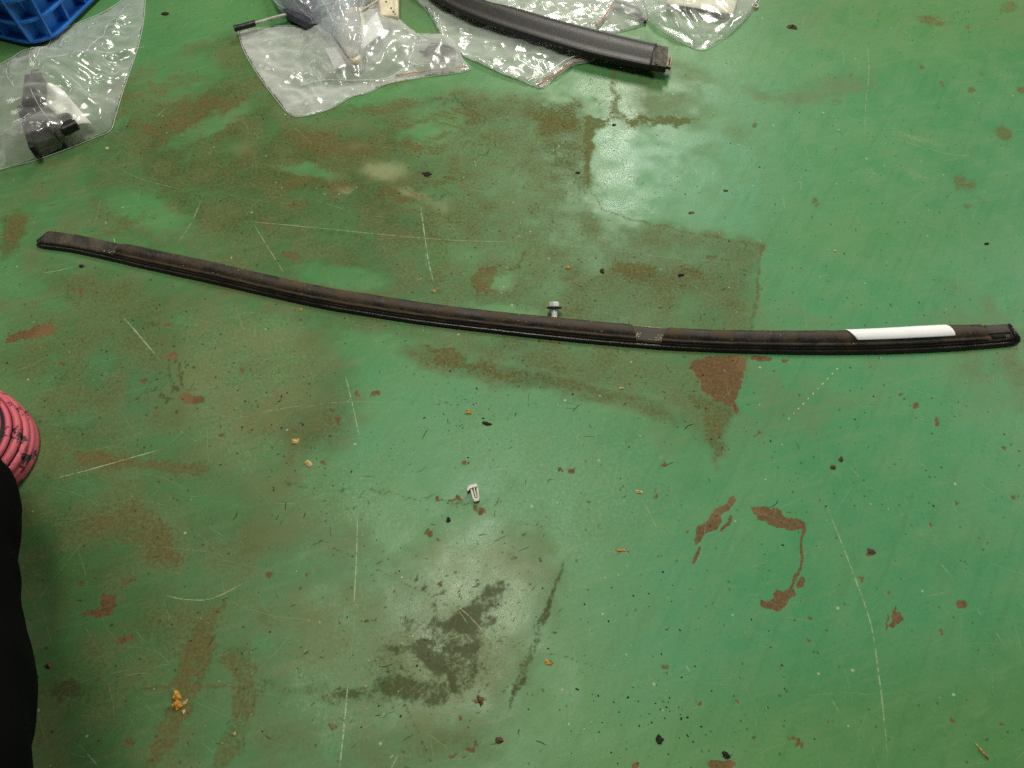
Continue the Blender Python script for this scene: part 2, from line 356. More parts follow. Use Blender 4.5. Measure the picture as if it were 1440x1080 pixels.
for k in range(70): blob('dark', random.gauss(610, 75), random.gauss(880, 70), 1.5 + random.random() * 4, 1 + random.random() * 3, -60 + random.random() * 50, .85, .6, .5)
for k in range(40): blob('dark', random.gauss(690, 40), random.gauss(800, 40), 1.2 + random.random() * 4, .8 + random.random() * 2, -40 + random.random() * 60, .8, .6, .5)
for k in range(16): blob('dark', random.gauss(330, 60), random.gauss(610, 40), 1 + random.random() * 4, 1 + random.random(), random.random() * 180, .8, .6, .3)
blob('dark', 180, 445, 40, 4, -5, .35); blob('dark', 150, 493, 10, 4, 0, .4); blob('dark', 215, 455, 8, 3, 0, .6)
for k in range(30): blob('dark', 820 + random.random() * 80, 100 + random.random() * 210, 2 + random.random() * 7, 1 + random.random() * 2, random.random() * 180, .55, .6, 1.2)

# --- pale dust and scuffed paint, plus a painted-in sheen at lower centre
poly('pale', [(600, 760), (720, 740), (770, 800), (740, 900), (690, 1010), (600, 1040), (500, 1010), (560, 900)], 45, .5)  # lamp sheen on the paint, put into the colour as a pale patch
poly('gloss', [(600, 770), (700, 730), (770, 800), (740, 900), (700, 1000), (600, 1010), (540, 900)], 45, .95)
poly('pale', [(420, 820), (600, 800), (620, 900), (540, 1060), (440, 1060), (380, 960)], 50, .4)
blob('pale', 540, 240, 32, 14, 0, .9, .8); blob('pale', 485, 266, 12, 5, 0, .85, .8); blob('pale', 585, 275, 30, 6, 20, .8, .8); blob('pale', 620, 290, 16, 10, 0, .5, .8)
blob('pale', 500, 205, 25, 8, 0, .45, .8); blob('pale', 345, 210, 20, 12, 0, .35, .8)
poly('pale', [(240, 420), (420, 430), (480, 520), (440, 600), (350, 690), (280, 640), (230, 560)], 50, .42)
poly('pale', [(330, 640), (560, 640), (600, 740), (480, 800), (340, 780)], 60, .3)
poly('pale', [(600, 560), (900, 600), (960, 720), (760, 900), (620, 760)], 80, .26)
blob('pale', 1290, 195, 40, 6, 18, .4, .8); blob('pale', 1225, 245, 10, 6, 20, .35, .8); blob('pale', 1285, 245, 18, 7, 20, .35, .8); blob('pale', 1415, 105, 25, 10, 10, .3, .8)
# --- sounder, glossier paint
poly('gloss', [(812, 125), (850, 88), (905, 92), (905, 160), (880, 200), (895, 250), (920, 300), (860, 298), (836, 262), (838, 185), (852, 168), (848, 140)], 10, 1.0)
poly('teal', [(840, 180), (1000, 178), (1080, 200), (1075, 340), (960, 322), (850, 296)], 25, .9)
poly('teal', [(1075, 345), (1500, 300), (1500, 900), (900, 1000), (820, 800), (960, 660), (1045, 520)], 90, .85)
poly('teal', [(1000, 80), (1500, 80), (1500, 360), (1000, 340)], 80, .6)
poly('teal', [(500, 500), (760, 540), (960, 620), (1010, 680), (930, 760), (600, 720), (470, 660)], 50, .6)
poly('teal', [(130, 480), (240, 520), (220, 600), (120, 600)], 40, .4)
F['film'] *= .55 + .9 * fbm(X * 14, Y * 22, 31); F['film'] = np.clip(F['film'], 0, 1)
F['film'] = np.maximum(F['film'], np.clip((fbm(X * 5, Y * 5, 77) - .5) * 1.2, 0, .35))

# large and middle scale unevenness of the paint and the dirt
F['big'] = fbm(X * 5, Y * 5, 41); F['mid'] = fbm(X * 42, Y * 42, 43, 5)
def turned(ang, sx, sy, seed):
    c_, s_ = math.cos(ang), math.sin(ang); return fbm((X * c_ + Y * s_) * sx, (-X * s_ + Y * c_) * sy, seed, 4)
F['wipe'] = turned(.30, 26, 260, 51); F['wipe2'] = turned(-.55, 200, 22, 53)
patchy = np.clip((fbm(X * 55, Y * 70, 61, 5) - .34) * 4.5, 0, 1); streak = np.clip((turned(-.35, 40, 230, 63) - .32) * 4, 0, 1)
F['brown'] *= .35 + .65 * np.maximum(patchy * .8, streak)
F['brown'] = np.maximum(F['brown'], F['solid'] * (.72 + .28 * np.maximum(patchy, streak)))
F['dark'] *= .62 + .38 * np.clip((fbm(X * 80, Y * 95, 67, 4) - .3) * 4.5, 0, 1)

verts = np.stack([X.ravel(), Y.ravel(), np.zeros(X.size)], 1)
me = bpy.data.meshes.new('floor')
idx = np.arange(nx * ny).reshape(ny, nx)
quads = np.stack([idx[:-1, :-1], idx[:-1, 1:], idx[1:, 1:], idx[1:, :-1]], -1).reshape(-1, 4)
me.vertices.add(len(verts)); me.vertices.foreach_set('co', verts.astype(np.float32).ravel())
me.loops.add(quads.size); me.loops.foreach_set('vertex_index', quads.ravel().astype(np.int32))
me.polygons.add(len(quads)); me.polygons.foreach_set('loop_start', np.arange(0, quads.size, 4, dtype=np.int32))
me.update(calc_edges=True)
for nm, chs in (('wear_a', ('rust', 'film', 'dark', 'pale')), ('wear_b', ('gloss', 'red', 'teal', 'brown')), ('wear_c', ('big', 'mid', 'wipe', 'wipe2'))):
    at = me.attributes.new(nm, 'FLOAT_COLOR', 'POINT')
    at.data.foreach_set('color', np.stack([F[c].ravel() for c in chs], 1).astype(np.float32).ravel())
floor = bpy.data.objects.new('floor', me); COL.objects.link(floor); tag(floor, kind='structure')

k = N('green_floor_paint'); p = k.pos()
a = k.n('Attribute', attribute_name='wear_a'); b = k.n('Attribute', attribute_name='wear_b'); d_ = k.n('Attribute', attribute_name='wear_c')
sa = k.n('SeparateColor'); k.l(a.outputs['Color'], sa.inputs[0]); sb = k.n('SeparateColor'); k.l(b.outputs['Color'], sb.inputs[0]); sd = k.n('SeparateColor'); k.l(d_.outputs['Color'], sd.inputs[0])
rust, film, dark, pale = sa.outputs[0], sa.outputs[1], sa.outputs[2], a.outputs['Alpha']
gloss, red, teal, brown = sb.outputs[0], sb.outputs[1], sb.outputs[2], b.outputs['Alpha']
n_big, n_mid, wv, wv2 = sd.outputs[0], sd.outputs[1], sd.outputs[2], d_.outputs['Alpha']
n_fine = k.rng(k.noise(p, 300, 4, .75), .27, .73, 0, 1)
def around(x, nz, amp): return k.math('MULTIPLY_ADD', k.math('SUBTRACT', nz, .5), amp, x)
base = k.mix(k.step(n_big, .3, .7), (0.064, 0.192, 0.064), (0.084, 0.222, 0.074))
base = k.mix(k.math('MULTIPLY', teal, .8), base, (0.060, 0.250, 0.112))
base = k.mix(k.math('MULTIPLY', k.step(n_mid, .42, .75), .22), base, (0.095, 0.225, 0.066))
base = k.mix(k.math('MULTIPLY', k.step(n_fine, .55, 1.0), .30), base, (0.14, 0.28, 0.12))
base = k.mix(k.math('MULTIPLY', k.step(n_fine, .45, .0), .36), base, (0.028, 0.105, 0.030))
base = k.mix(k.math('MULTIPLY', k.step(wv, .48, .82), .24), base, (0.12, 0.26, 0.09))
base = k.mix(k.math('MULTIPLY', k.step(wv2, .50, .82), .18), base, (0.036, 0.13, 0.034))
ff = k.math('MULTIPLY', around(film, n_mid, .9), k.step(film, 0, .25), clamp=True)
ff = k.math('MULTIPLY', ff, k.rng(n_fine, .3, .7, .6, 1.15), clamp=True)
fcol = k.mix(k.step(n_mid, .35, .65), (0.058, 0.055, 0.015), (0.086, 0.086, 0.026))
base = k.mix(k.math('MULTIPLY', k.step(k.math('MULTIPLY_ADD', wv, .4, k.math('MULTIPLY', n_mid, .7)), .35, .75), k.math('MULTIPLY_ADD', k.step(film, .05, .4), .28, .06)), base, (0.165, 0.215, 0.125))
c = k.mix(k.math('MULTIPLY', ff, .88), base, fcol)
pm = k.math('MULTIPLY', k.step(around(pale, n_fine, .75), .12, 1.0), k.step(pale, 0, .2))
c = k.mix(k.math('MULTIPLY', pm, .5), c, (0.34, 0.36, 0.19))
bm_ = k.step(around(brown, n_fine, .5), .22, .85); bm_ = k.math('MULTIPLY', bm_, k.step(brown, 0, .2))
bcol = k.mix(k.step(n_fine, .35, .65), (0.160, 0.108, 0.050), (0.112, 0.084, 0.036))
c = k.mix(k.math('MULTIPLY', bm_, .68), c, bcol)
dm = k.step(around(dark, n_fine, .9), .22, .92); dm = k.math('MULTIPLY', dm, k.step(dark, 0, .25))
c = k.mix(k.math('MULTIPLY', dm, .84), c, k.mix(n_fine, (0.026, 0.030, 0.012), (0.085, 0.088, 0.040)))
rm = k.step(around(rust, n_fine, .5), .42, .60); rm = k.math('MULTIPLY', rm, k.step(rust, 0, .2))
rcol = k.mix(k.step(n_fine, .35, .65), (0.160, 0.090, 0.046), (0.112, 0.064, 0.032)); rcol = k.mix(k.math('MULTIPLY', k.step(n_mid, .5, .7), .6), rcol, (0.19, 0.12, 0.06))
c = k.mix(k.math('MULTIPLY', rm, .92), c, rcol)
em = k.step(around(red, n_fine, .9), .45, .85); em = k.math('MULTIPLY', em, k.step(red, 0, .2))
c = k.mix(k.math('MULTIPLY', em, .9), c, k.mix(n_fine, (0.07, 0.026, 0.012), (0.21, 0.11, 0.055)))
def specks(scale, loc):
    vo = k.n('TexVoronoi', feature='F1'); k.l(k.mapping(p, (1, 1, 1), .3, loc), vo.inputs['Vector']); vo.inputs['Scale'].default_value = scale
    hue = k.n('SeparateColor'); k.l(vo.outputs['Color'], hue.inputs[0])
    return around(vo.outputs['Distance'], n_fine, .22), hue.outputs
drt = k.step(around(film, n_big, 1.4), .0, .8)
dist, hue = specks(185, (0, 0, 0))
spot = k.math('LESS_THAN', dist, k.math('MULTIPLY', k.math('MULTIPLY', hue[1], hue[1]), .26))
c = k.mix(k.math('MULTIPLY', k.math('MULTIPLY', spot, k.math('GREATER_THAN', hue[0], .56)), k.rng(drt, 0, 1, .45, .85)), c, (0.022, 0.022, 0.010))
c = k.mix(k.math('MULTIPLY', k.math('MULTIPLY', spot, k.math('LESS_THAN', hue[0], .035)), .7), c, (0.40, 0.42, 0.28))
dist2, hue2 = specks(420, (3, 1, 0))
spot2 = k.math('LESS_THAN', dist2, k.math('MULTIPLY', hue2[1], .30))
c = k.mix(k.math('MULTIPLY', k.math('MULTIPLY', spot2, k.math('GREATER_THAN', hue2[0], .62)), k.math('MULTIPLY', drt, .6)), c, (0.035, 0.045, 0.018))
wear = k.math('MAXIMUM', k.math('MAXIMUM', rm, em), k.math('MAXIMUM', k.math('MULTIPLY', dm, .8), bm_))
rough = k.rng(n_mid, .3, .7, .34, .46)
rough = k.math('MULTIPLY_ADD', ff, .16, rough)
rough = k.math('MAXIMUM', rough, k.math('MULTIPLY', wear, .62)); rough = k.math('MULTIPLY_ADD', gloss, -.10, rough)
ht = k.math('MULTIPLY_ADD', n_fine, .16, k.math('MULTIPLY', n_mid, 1.0)); ht = k.math('MULTIPLY_ADD', rust, -.5, ht); ht = k.math('MULTIPLY_ADD', red, -.4, ht)
ht = k.math('MULTIPLY_ADD', k.math('MULTIPLY', gloss, k.math('MULTIPLY_ADD', n_fine, .25, n_mid)), 1.5, ht)
spec = k.math('MULTIPLY_ADD', ff, -.18, .28); spec = k.math('MULTIPLY_ADD', gloss, .12, spec); spec = k.math('MULTIPLY_ADD', wear, -.34, spec, clamp=True)
k.bsdf(c, rough, k.bump(ht, .5, .0006), spec)
me.materials.append(k.m)

# ================================================================== scratches in the paint
k = N('bare_scratch'); p = k.pos(); tr = k.n('BsdfTransparent'); df = k.n('BsdfDiffuse'); df.inputs[0].default_value = (0.40, 0.50, 0.30, 1)
mx = k.n('MixShader'); at = k.n('Attribute', attribute_name='show'); k.l(k.math('MULTIPLY', at.outputs['Fac'], k.step(k.noise(p, 140, 3, .7), .36, .56)), mx.inputs[0])
k.l(tr.outputs[0], mx.inputs[1]); k.l(df.outputs[0], mx.inputs[2]); k.l(mx.outputs[0], k.out.inputs[0]); M_SCR = k.m

def ribbon(lines, name, mat, parent):
    """lines: (world polyline, width, strength); laid a hair above the floor"""
    v, f, sh = [], [], []
    for pts, wd, st in lines:
        n = len(pts); b0 = len(v)
        for i, q in enumerate(pts):
            t = (pts[min(i + 1, n - 1)] - pts[max(i - 1, 0)]); t.z = 0; t.normalize(); s = Vector((-t.y, t.x, 0))
            e = min(1, 6 * min(i, n - 1 - i) / n + .12)
            w_ = wd * .5 * (.55 + .9 * mnoise.noise(q * 120) ** 2 + .2) * e
            v += [q + s * w_, q - s * w_]; sh += [st * e] * 2
        f += [[b0 + 2 * i, b0 + 2 * i + 1, b0 + 2 * i + 3, b0 + 2 * i + 2] for i in range(n - 1)]
    o = mesh_obj(name, v, f, mat, parent, smooth=False)
    a_ = o.data.attributes.new('show', 'FLOAT', 'POINT'); a_.data.foreach_set('value', sh)
    return o

SCR = [([(590, 280), (597, 330), (603, 370), (612, 404)], 1.6, 1), ([(290, 307), (400, 316), (520, 328), (640, 338), (760, 341)], 1.1, .8), ([(760, 341), (860, 352), (940, 362), (1068, 372)], 1, .5),
       ([(485, 525), (496, 570), (506, 618)], 1.6, .9), ([(503, 715), (501, 790), (497, 860)], 1.8, .9), ([(490, 955), (484, 1020), (477, 1085)], 2.0, 1), ([(500, 860), (493, 930)], 1, .5), ([(500, 790), (512, 850)], 1, .4),
       ([(1153, 688), (1178, 750), (1205, 820), (1225, 880), (1236, 950), (1243, 1010), (1250, 1085)], 1.8, .75), ([(70, 675), (120, 662), (170, 648), (240, 628)], 1.6, .9), ([(230, 837), (262, 843), (300, 841), (352, 815)], 1.2, .8),
       ([(172, 445), (190, 465), (228, 510)], 2.0, .8), ([(355, 312), (375, 345), (402, 388)], 1.4, .7), ([(284, 280), (268, 315), (248, 345)], 1.6, .6), ([(168, 238), (200, 252), (260, 268)], 1.1, .5), ([(160, 334), (162, 346)], 2, 1),
       ([(58, 384), (80, 381), (108, 374)], 1.6, .6), ([(420, 575), (470, 566), (565, 566)], 1, .5), ([(360, 580), (440, 568)], 1, .5), ([(778, 312), (780, 325), (790, 333)], 1.2, .7), ([(650, 265), (665, 267), (682, 270)], 1, .6), ([(666, 225), (670, 235)], 1.5, .7),
       ([(965, 135), (975, 122), (982, 110)], 1.4, .6), ([(1130, 20), (1126, 60)], 1.2, .5), ([(1218, 50), (1222, 100), (1217, 150), (1216, 200)], 1.5, .55), ([(1125, 195), (1135, 215), (1140, 240)], 1.2, .5), ([(1127, 245), (1126, 270)], 1.5, .7), ([(1185, 95), (1186, 75), (1175, 68)], 1.2, .5),
       ([(1245, 190), (1290, 205), (1340, 218), (1370, 218)], 1.4, .5), ([(1250, 178), (1310, 208)], 1.2, .4), ([(1270, 295), (1290, 275), (1320, 262)], 1.1, .5), ([(1380, 285), (1385, 265)], 1, .5), ([(1265, 40), (1280, 50)], 1.2, .6), ([(1100, 270), (1104, 298)], 1.4, .6),
       ([(1268, 540), (1320, 560), (1370, 585)], 1.1, .4), ([(1370, 675), (1400, 695)], 1.2, .5), ([(1193, 655), (1210, 672)], 1.2, .6), ([(1322, 792), (1336, 808)], 2.4, .6), ([(1370, 850), (1380, 866)], 1.5, .5), ([(1400, 888), (1412, 908)], 1.6, .5), ([(964, 935), (974, 952)], 2.2, .6), ([(1170, 985), (1180, 1002)], 1.6, .5),
       ([(905, 705), (928, 752)], 1.2, .6), ([(840, 775), (920, 780)], 1, .35), ([(1395, 950), (1396, 975)], 1.4, .4), ([(110, 1045), (140, 1080)], 1, .5), ([(275, 865), (296, 878)], 1.2, .6), ([(190, 885), (205, 905)], 1, .35),
       ([(545, 1070), (555, 1060)], 2, .8), ([(618, 835), (655, 862), (690, 900), (708, 925)], 1.6, .8), ([(625, 830), (660, 880)], 1, .7), ([(620, 905), (655, 890)], 1.2, .6), ([(330, 430), (345, 470)], 1, .4), ([(600, 380), (598, 340)], .8, .5), ([(560, 1060), (548, 1085)], 1.6, .8),
       ([(120, 150), (160, 135)], 1, .4), ([(440, 280), (500, 300)], 1.2, .45), ([(400, 150), (425, 144)], 1.5, .7), ([(220, 165), (232, 152)], 1.6, .6), ([(810, 555), (822, 600)], .9, .3), ([(880, 640), (980, 610)], .8, .25), ([(1060, 690), (1100, 715)], .8, .3), ([(700, 560), (800, 640)], .8, .25)]
for pts, wd, st in SCR:
    cc = catmull(pts, max(4, int(24 / len(pts))))
    ribbon([([G(q[0], q[1], .00022) for q in cc], wd * .00085, st * .8)], 'scratch', M_SCR, floor)
fine = []
for i in range(4200):
    x0, y0 = random.uniform(-.8, .8), random.uniform(0, 1.06); ang = random.choice([.25, -.35, .9, 1.5, 2.2, -.1]) + random.gauss(0, .25); L = random.uniform(.008, .05) * random.choice([1, 1, 2]); bend = random.gauss(0, .4)
    pts = [Vector((x0, y0, .0002))]
    for j in range(7):
        ang += bend / 7; pts.append(pts[-1] + Vector((math.cos(ang), math.sin(ang), 0)) * L / 7)
    fine.append((pts, random.uniform(.00025, .0006), random.uniform(.06, .5) ** 1.3))
tag(ribbon(fine, 'hairline_scratches', M_SCR, floor), kind='stuff')
k = N('dark_scuff'); tr = k.n('BsdfTransparent'); df = k.n('BsdfDiffuse'); df.inputs[0].default_value = (0.022, 0.026, 0.012, 1); mx = k.n('MixShader'); at = k.n('Attribute', attribute_name='show')
k.l(at.outputs['Fac'], mx.inputs[0]); k.l(tr.outputs[0], mx.inputs[1]); k.l(df.outputs[0], mx.inputs[2]); k.l(mx.outputs[0], k.out.inputs[0]); M_SCUFF = k.m
scf = []
for i in range(400):
    cx, cy, sx_, sy_ = random.choice([(620, 860, 110, 100), (480, 780, 160, 120), (330, 560, 110, 90), (700, 660, 180, 70), (850, 250, 60, 90), (900, 560, 110, 60), (500, 250, 200, 90), (420, 980, 150, 70), (1000, 380, 120, 60)])
    q = G(random.gauss(cx, sx_), random.gauss(cy, sy_), .0003); ang = random.gauss(.6, .7); L = random.uniform(.001, .008) * random.choice([.6, 1, 1, 2.2]); pts = [q]
    for j in range(4): ang += random.gauss(0, .25); pts.append(pts[-1] + Vector((math.cos(ang), math.sin(ang), 0)) * L / 4)
    scf.append((pts, random.uniform(.0003, .0011), random.uniform(.2, .7)))
tag(ribbon(scf, 'scuff_marks', M_SCUFF, floor), kind='stuff')
dots = []
for i in range(11):
    t = i / 10; q = G(1108 + 68 * t, 590 - 70 * t, .00022); dots.append(([q, q + Vector((.0012, .0012, 0)), q + Vector((.0025, .0022, 0))], .0016, 6))
tag(ribbon(dots, 'scratch_dots', M_SCR, floor), kind='stuff')

# ================================================================== MAIN WEATHERSTRIP
def rubber(name, dust_amt, base=(0.010, 0.009, 0.008), dust=(0.075, 0.050, 0.026), rough=.62, stretch=None):
    k = N(name); p = k.pos(); n1 = k.noise(p, 45, 4, .65); n2 = k.noise(p, 520, 4, .75)
    geo = k.n('NewGeometry'); sx = k.n('SeparateXYZ'); k.l(geo.outputs['Normal'], sx.inputs[0])
    upf = k.step(sx.outputs[2], .1, .95)                         # dust settles on faces that look up
    d = k.math('MULTIPLY', k.math('MULTIPLY', k.step(k.math('MULTIPLY_ADD', n2, .8, k.math('MULTIPLY', n1, 1.0)), .72, 1.18), upf), dust_amt, clamp=True)
    c = k.mix(d, k.mix(n2, base, tuple(x * 2.2 for x in base)), dust)
    vo = k.n('TexVoronoi'); k.l(p, vo.inputs['Vector']); vo.inputs['Scale'].default_value = 260; hu = k.n('SeparateColor'); k.l(vo.outputs['Color'], hu.inputs[0])
    lint = k.math('MULTIPLY', k.math('LESS_THAN', vo.outputs['Distance'], k.math('MULTIPLY', hu.outputs[1], .16)), k.math('GREATER_THAN', hu.outputs[0], .86))
    c = k.mix(k.math('MULTIPLY', lint, min(1, dust_amt)), c, (0.34, 0.30, 0.22))
    k.bsdf(c, k.rng(d, 0, 1, rough - .16, .9), k.bump(n2, .5, .0004), .35); return k.m
M_LIP = rubber('dusty_rubber', 1.25); M_CAR = rubber('dusty_carrier', 1.2, (0.014, 0.012, 0.010), (0.085, 0.070, 0.046)); M_BEAD = rubber('black_bead', .22, (0.006, 0.006, 0.006), rough=.32)
M_CRUD = simple('pale_crud', (0.42, 0.36, 0.25), .9, .35, 600, .8)

LOW = [(49, 345), (60, 350), (100, 355.5), (150, 366), (200, 378), (300, 400), (360, 414), (450, 434), (520, 446), (600, 458), (700, 470), (800, 481), (900, 490), (960, 494), (1060, 498), (1160, 499.5), (1250, 498.5), (1330, 495), (1400, 489.5), (1431, 486)]
WID = [(49, 28), (62, 31), (100, 30), (160, 30), (185, 32), (300, 32.5), (400, 32), (520, 33), (640, 32), (770, 33), (870, 33), (1000, 32), (1100, 34), (1200, 35.5), (1290, 38), (1340, 38), (1385, 35), (1431, 33)]
lx, ly = zip(*LOW); wx, wy_ = zip(*WID)
cc = np.array(catmull(LOW, 24)); front = [G(q[0], q[1], 0) for q in cc]
arc = np.concatenate([[0], np.cumsum([(b_ - a_).length for a_, b_ in zip(front[:-1], front[1:])])])
fxp = cc[:, 0]; FP = np.array([[q.x, q.y] for q in front])
KW = np.interp(fxp, wx, wy_) / 29.5
def path(xpx):
    """front edge point, inward normal and width factor of the strip at photo column xpx"""
    s = np.interp(xpx, fxp, arc) if xpx >= fxp[0] else arc[0] + (xpx - fxp[0]) * .00076
    P = np.array([np.interp(s, arc, FP[:, 0]), np.interp(s, arc, FP[:, 1])])
    Q = np.array([np.interp(s + .012, arc, FP[:, 0]), np.interp(s + .012, arc, FP[:, 1])]); R = np.array([np.interp(s - .012, arc, FP[:, 0]), np.interp(s - .012, arc, FP[:, 1])])
    t = (Q - R) / np.linalg.norm(Q - R); return P, np.array([-t[1], t[0]]), np.interp(xpx, fxp, KW)

def strip_sweep(name, prof, x0, x1, sh0=0.0, sh1=0.0, n=150, mat=None, closed=True, wob=0.0, dmax=.0225, parent=None, lift=0.0, zfn=None, subsurf=0):
    """sweep a (depth, height) profile along the strip between photo columns x0..x1; sh = how far the cut slants over the depth"""
    v, f = [], []; m = len(prof)
    for i in range(n + 1):
        t = i / n
        for j, (d, z) in enumerate(prof):
            xx = (x0 + sh0 * d / dmax) * (1 - t) + (x1 + sh1 * d / dmax) * t
            P, nn, kw = path(xx)
            zz = z; 
            if zfn: zz = zfn(xx, d, z)
            q = Vector((P[0], P[1], 0)); wv_ = mnoise.noise(Vector((xx * .06, j * .35, 3))) * wob + mnoise.noise(Vector((xx * .012, 0, 9))) * wob * 1.2
            v.append((P[0] + nn[0] * d * kw, P[1] + nn[1] * d * kw, max(0.0002, (zz + (wv_ if z > .001 else 0)) * (.5 + .5 * kw) + lift)))
    for i in range(n):
        for j in range(m if closed else m - 1):
            f.append([i * m + j, i * m + (j + 1) % m, (i + 1) * m + (j + 1) % m, (i + 1) * m + j])
    if closed: f += [list(range(m)), list(range(n * m, n * m + m))]
    o = mesh_obj(name, v, f, mat, None); return o

root = empty('weatherstrip', tuple(G(740, 470)), label='long curved black rubber weatherstrip lying across the green floor with a white sticker', cat='weatherstrip')
mm = .001
bead = strip_sweep('edge_bead', [(0.3*mm, 0.2*mm), (0, 1.2*mm), (0.2*mm, 3.0*mm), (1.2*mm, 4.3*mm), (2.6*mm, 4.6*mm), (3.6*mm, 4.0*mm), (4.2*mm, 2.8*mm), (4.2*mm, 0.3*mm)], 53, 1428, n=260, mat=M_BEAD, wob=.0002)
carr = strip_sweep('carrier', [(3.9*mm, 0.4*mm), (4.0*mm, 3.4*mm), (4.6*mm, 5.4*mm), (6.0*mm, 6.6*mm), (9*mm, 6.9*mm), (14*mm, 7.6*mm), (18.5*mm, 8.0*mm), (20.2*mm, 7.6*mm), (20.6*mm, 6.0*mm), (20.4*mm, 0.5*mm)], 49, 1430, 9, -3, n=260, mat=M_CAR, wob=.0004)
lp = [(5.2*mm, 5.0*mm), (5.0*mm, 6.4*mm), (5.5*mm, 8.0*mm), (6.6*mm, 8.9*mm), (7.5*mm, 8.8*mm), (8.0*mm, 9.3*mm), (9.2*mm, 11.0*mm), (11.5*mm, 12.4*mm), (14*mm, 13.0*mm), (17*mm, 12.6*mm), (19.6*mm, 11.0*mm), (21.2*mm, 8.6*mm), (21.4*mm, 6.4*mm), (20.8*mm, 5.4*mm)]
lipa = strip_sweep('sealing_lip', lp, 157, 896, 14, -12, n=220, mat=M_LIP, wob=.0005)
lipb = strip_sweep('sealing_lip', lp, 924, 1390, 16, -8, n=140, mat=M_LIP, wob=.0005)
# pale crud caught along the cut edges of the lip
cr = []
for (x0, x1, d0, d1, n_) in ((920, 930, 6, 14, 60), (910, 922, 6, 7, 10), (882, 905, 6, 6.5, 16), (893, 900, 8, 18, 34), (895, 930, 19.5, 21, 60), (145, 160, 6, 9, 12), (880, 886, 19, 21, 8), (250, 850, 7, 20, 40), (950, 1180, 7, 20, 12)):
    for i in range(n_):
        xx, d = random.uniform(x0, x1), random.uniform(d0, d1) * mm; P, nn, kw = path(xx)
        z = float(np.interp(d, [q[0] for q in lp[3:12]], [q[1] for q in lp[3:12]])) if (x1 - x0 > 100) else 7.2 * mm
        cr.append((Vector((P[0] + nn[0] * d * kw, P[1] + nn[1] * d * kw, z * (.5 + .5 * kw))), random.uniform(.25, .75) * mm))
v, f = [], []
for q, r in cr:
    b0 = len(v); el = random.uniform(.8, 2.4); an = random.random() * 3
    for dx, dy, dz in ((1, 0, 0), (-1, 0, 0), (0, 1, 0), (0, -1, 0), (0, 0, .7), (0, 0, -.7)):
        dx *= el; v.append((q.x + (dx * math.cos(an) - dy * math.sin(an)) * r, q.y + (dx * math.sin(an) + dy * math.cos(an)) * r, q.z + dz * r))
    f += [[b0 + i for i in t] for t in ((0, 2, 4), (2, 1, 4), (1, 3, 4), (3, 0, 4), (2, 0, 5), (1, 2, 5), (3, 1, 5), (0, 3, 5))]
crud = tag(mesh_obj('crud_crumbs', v, f, M_CRUD, None), kind='stuff')
# slot and stub at the right end
M_HOLE = simple('dark_slot', (0.004, 0.004, 0.004), .9)
slot = strip_sweep('slot', [(6.0*mm, 6.2*mm), (6.0*mm, 8.15*mm), (10.2*mm, 8.25*mm), (10.2*mm, 6.2*mm)], 1394, 1413, n=4, mat=M_HOLE)
pad = strip_sweep('end_pad', [(10.4*mm, 6*mm), (10.4*mm, 8.6*mm), (11*mm, 9.2*mm), (18*mm, 9.6*mm), (19.8*mm, 9.0*mm), (20*mm, 6*mm)], 1390, 1424, 0, -5, n=12, mat=M_CAR)
stop = strip_sweep('end_stop', [(1*mm, .4*mm), (1*mm, 5.5*mm), (4*mm, 8.5*mm), (16*mm, 10*mm), (20*mm, 9*mm), (21*mm, .4*mm)], 1425, 1432, 0, -6, n=4, mat=M_BEAD)
# sticker wrapped over the back of the lip
k = N('sticker_paper'); p = k.pos(); k.bsdf(k.mix(k.noise(p, 60, 2), (0.80, 0.80, 0.82), (0.88, 0.88, 0.90)), .42, None, .4); M_PAPER = k.m
sp_prof = [(8.9*mm, 10.9*mm), (9.6*mm, 11.5*mm), (10.4*mm, 12.1*mm), (11.5*mm, 12.75*mm), (12.4*mm, 13.0*mm), (13.4*mm, 13.25*mm), (14.5*mm, 13.35*mm), (16*mm, 13.25*mm), (17.4*mm, 12.85*mm), (18.6*mm, 12.2*mm), (19.8*mm, 11.25*mm), (20.6*mm, 10.2*mm)]
v, f = [], []; n = 60; m = len(sp_prof)
for lay in (0, 1):
    for i in range(n + 1):
        t = i / n
        for j, (d, z) in enumerate(sp_prof):
            u = j / (m - 1); xl = 1203 - 15 * u; rnd = 3 * (1 - math.sqrt(max(0, 1 - (2 * u - 1) ** 2 * .96))); xr = 1342 - 8 * u - rnd
            P, nn, kw = path(xl * (1 - t) + xr * t)
            zz = (z + lay * .00016) * (.5 + .5 * kw) + .00045
            v.append((P[0] + nn[0] * d * kw, P[1] + nn[1] * d * kw, zz))
B = (n + 1) * m
for i in range(n):
    for j in range(m - 1):
        q = [i * m + j, i * m + j + 1, (i + 1) * m + j + 1, (i + 1) * m + j]; f += [q, [x + B for x in q[::-1]]]
for i in range(n):
    for j in (0, m - 1): a_, b_ = i * m + j, (i + 1) * m + j; f.append([a_, b_, b_ + B, a_ + B])
for j in range(m - 1):
    for i in (0, n): a_, b_ = i * m + j, i * m + j + 1; f.append([a_, b_, b_ + B, a_ + B])
stk = mesh_obj('sticker', v, f, M_PAPER, None); stk['label'] = 'plain white paper sticker wrapped over the lip'
settle(root, bead, carr, lipa, lipb, crud, slot, pad, stop, stk)

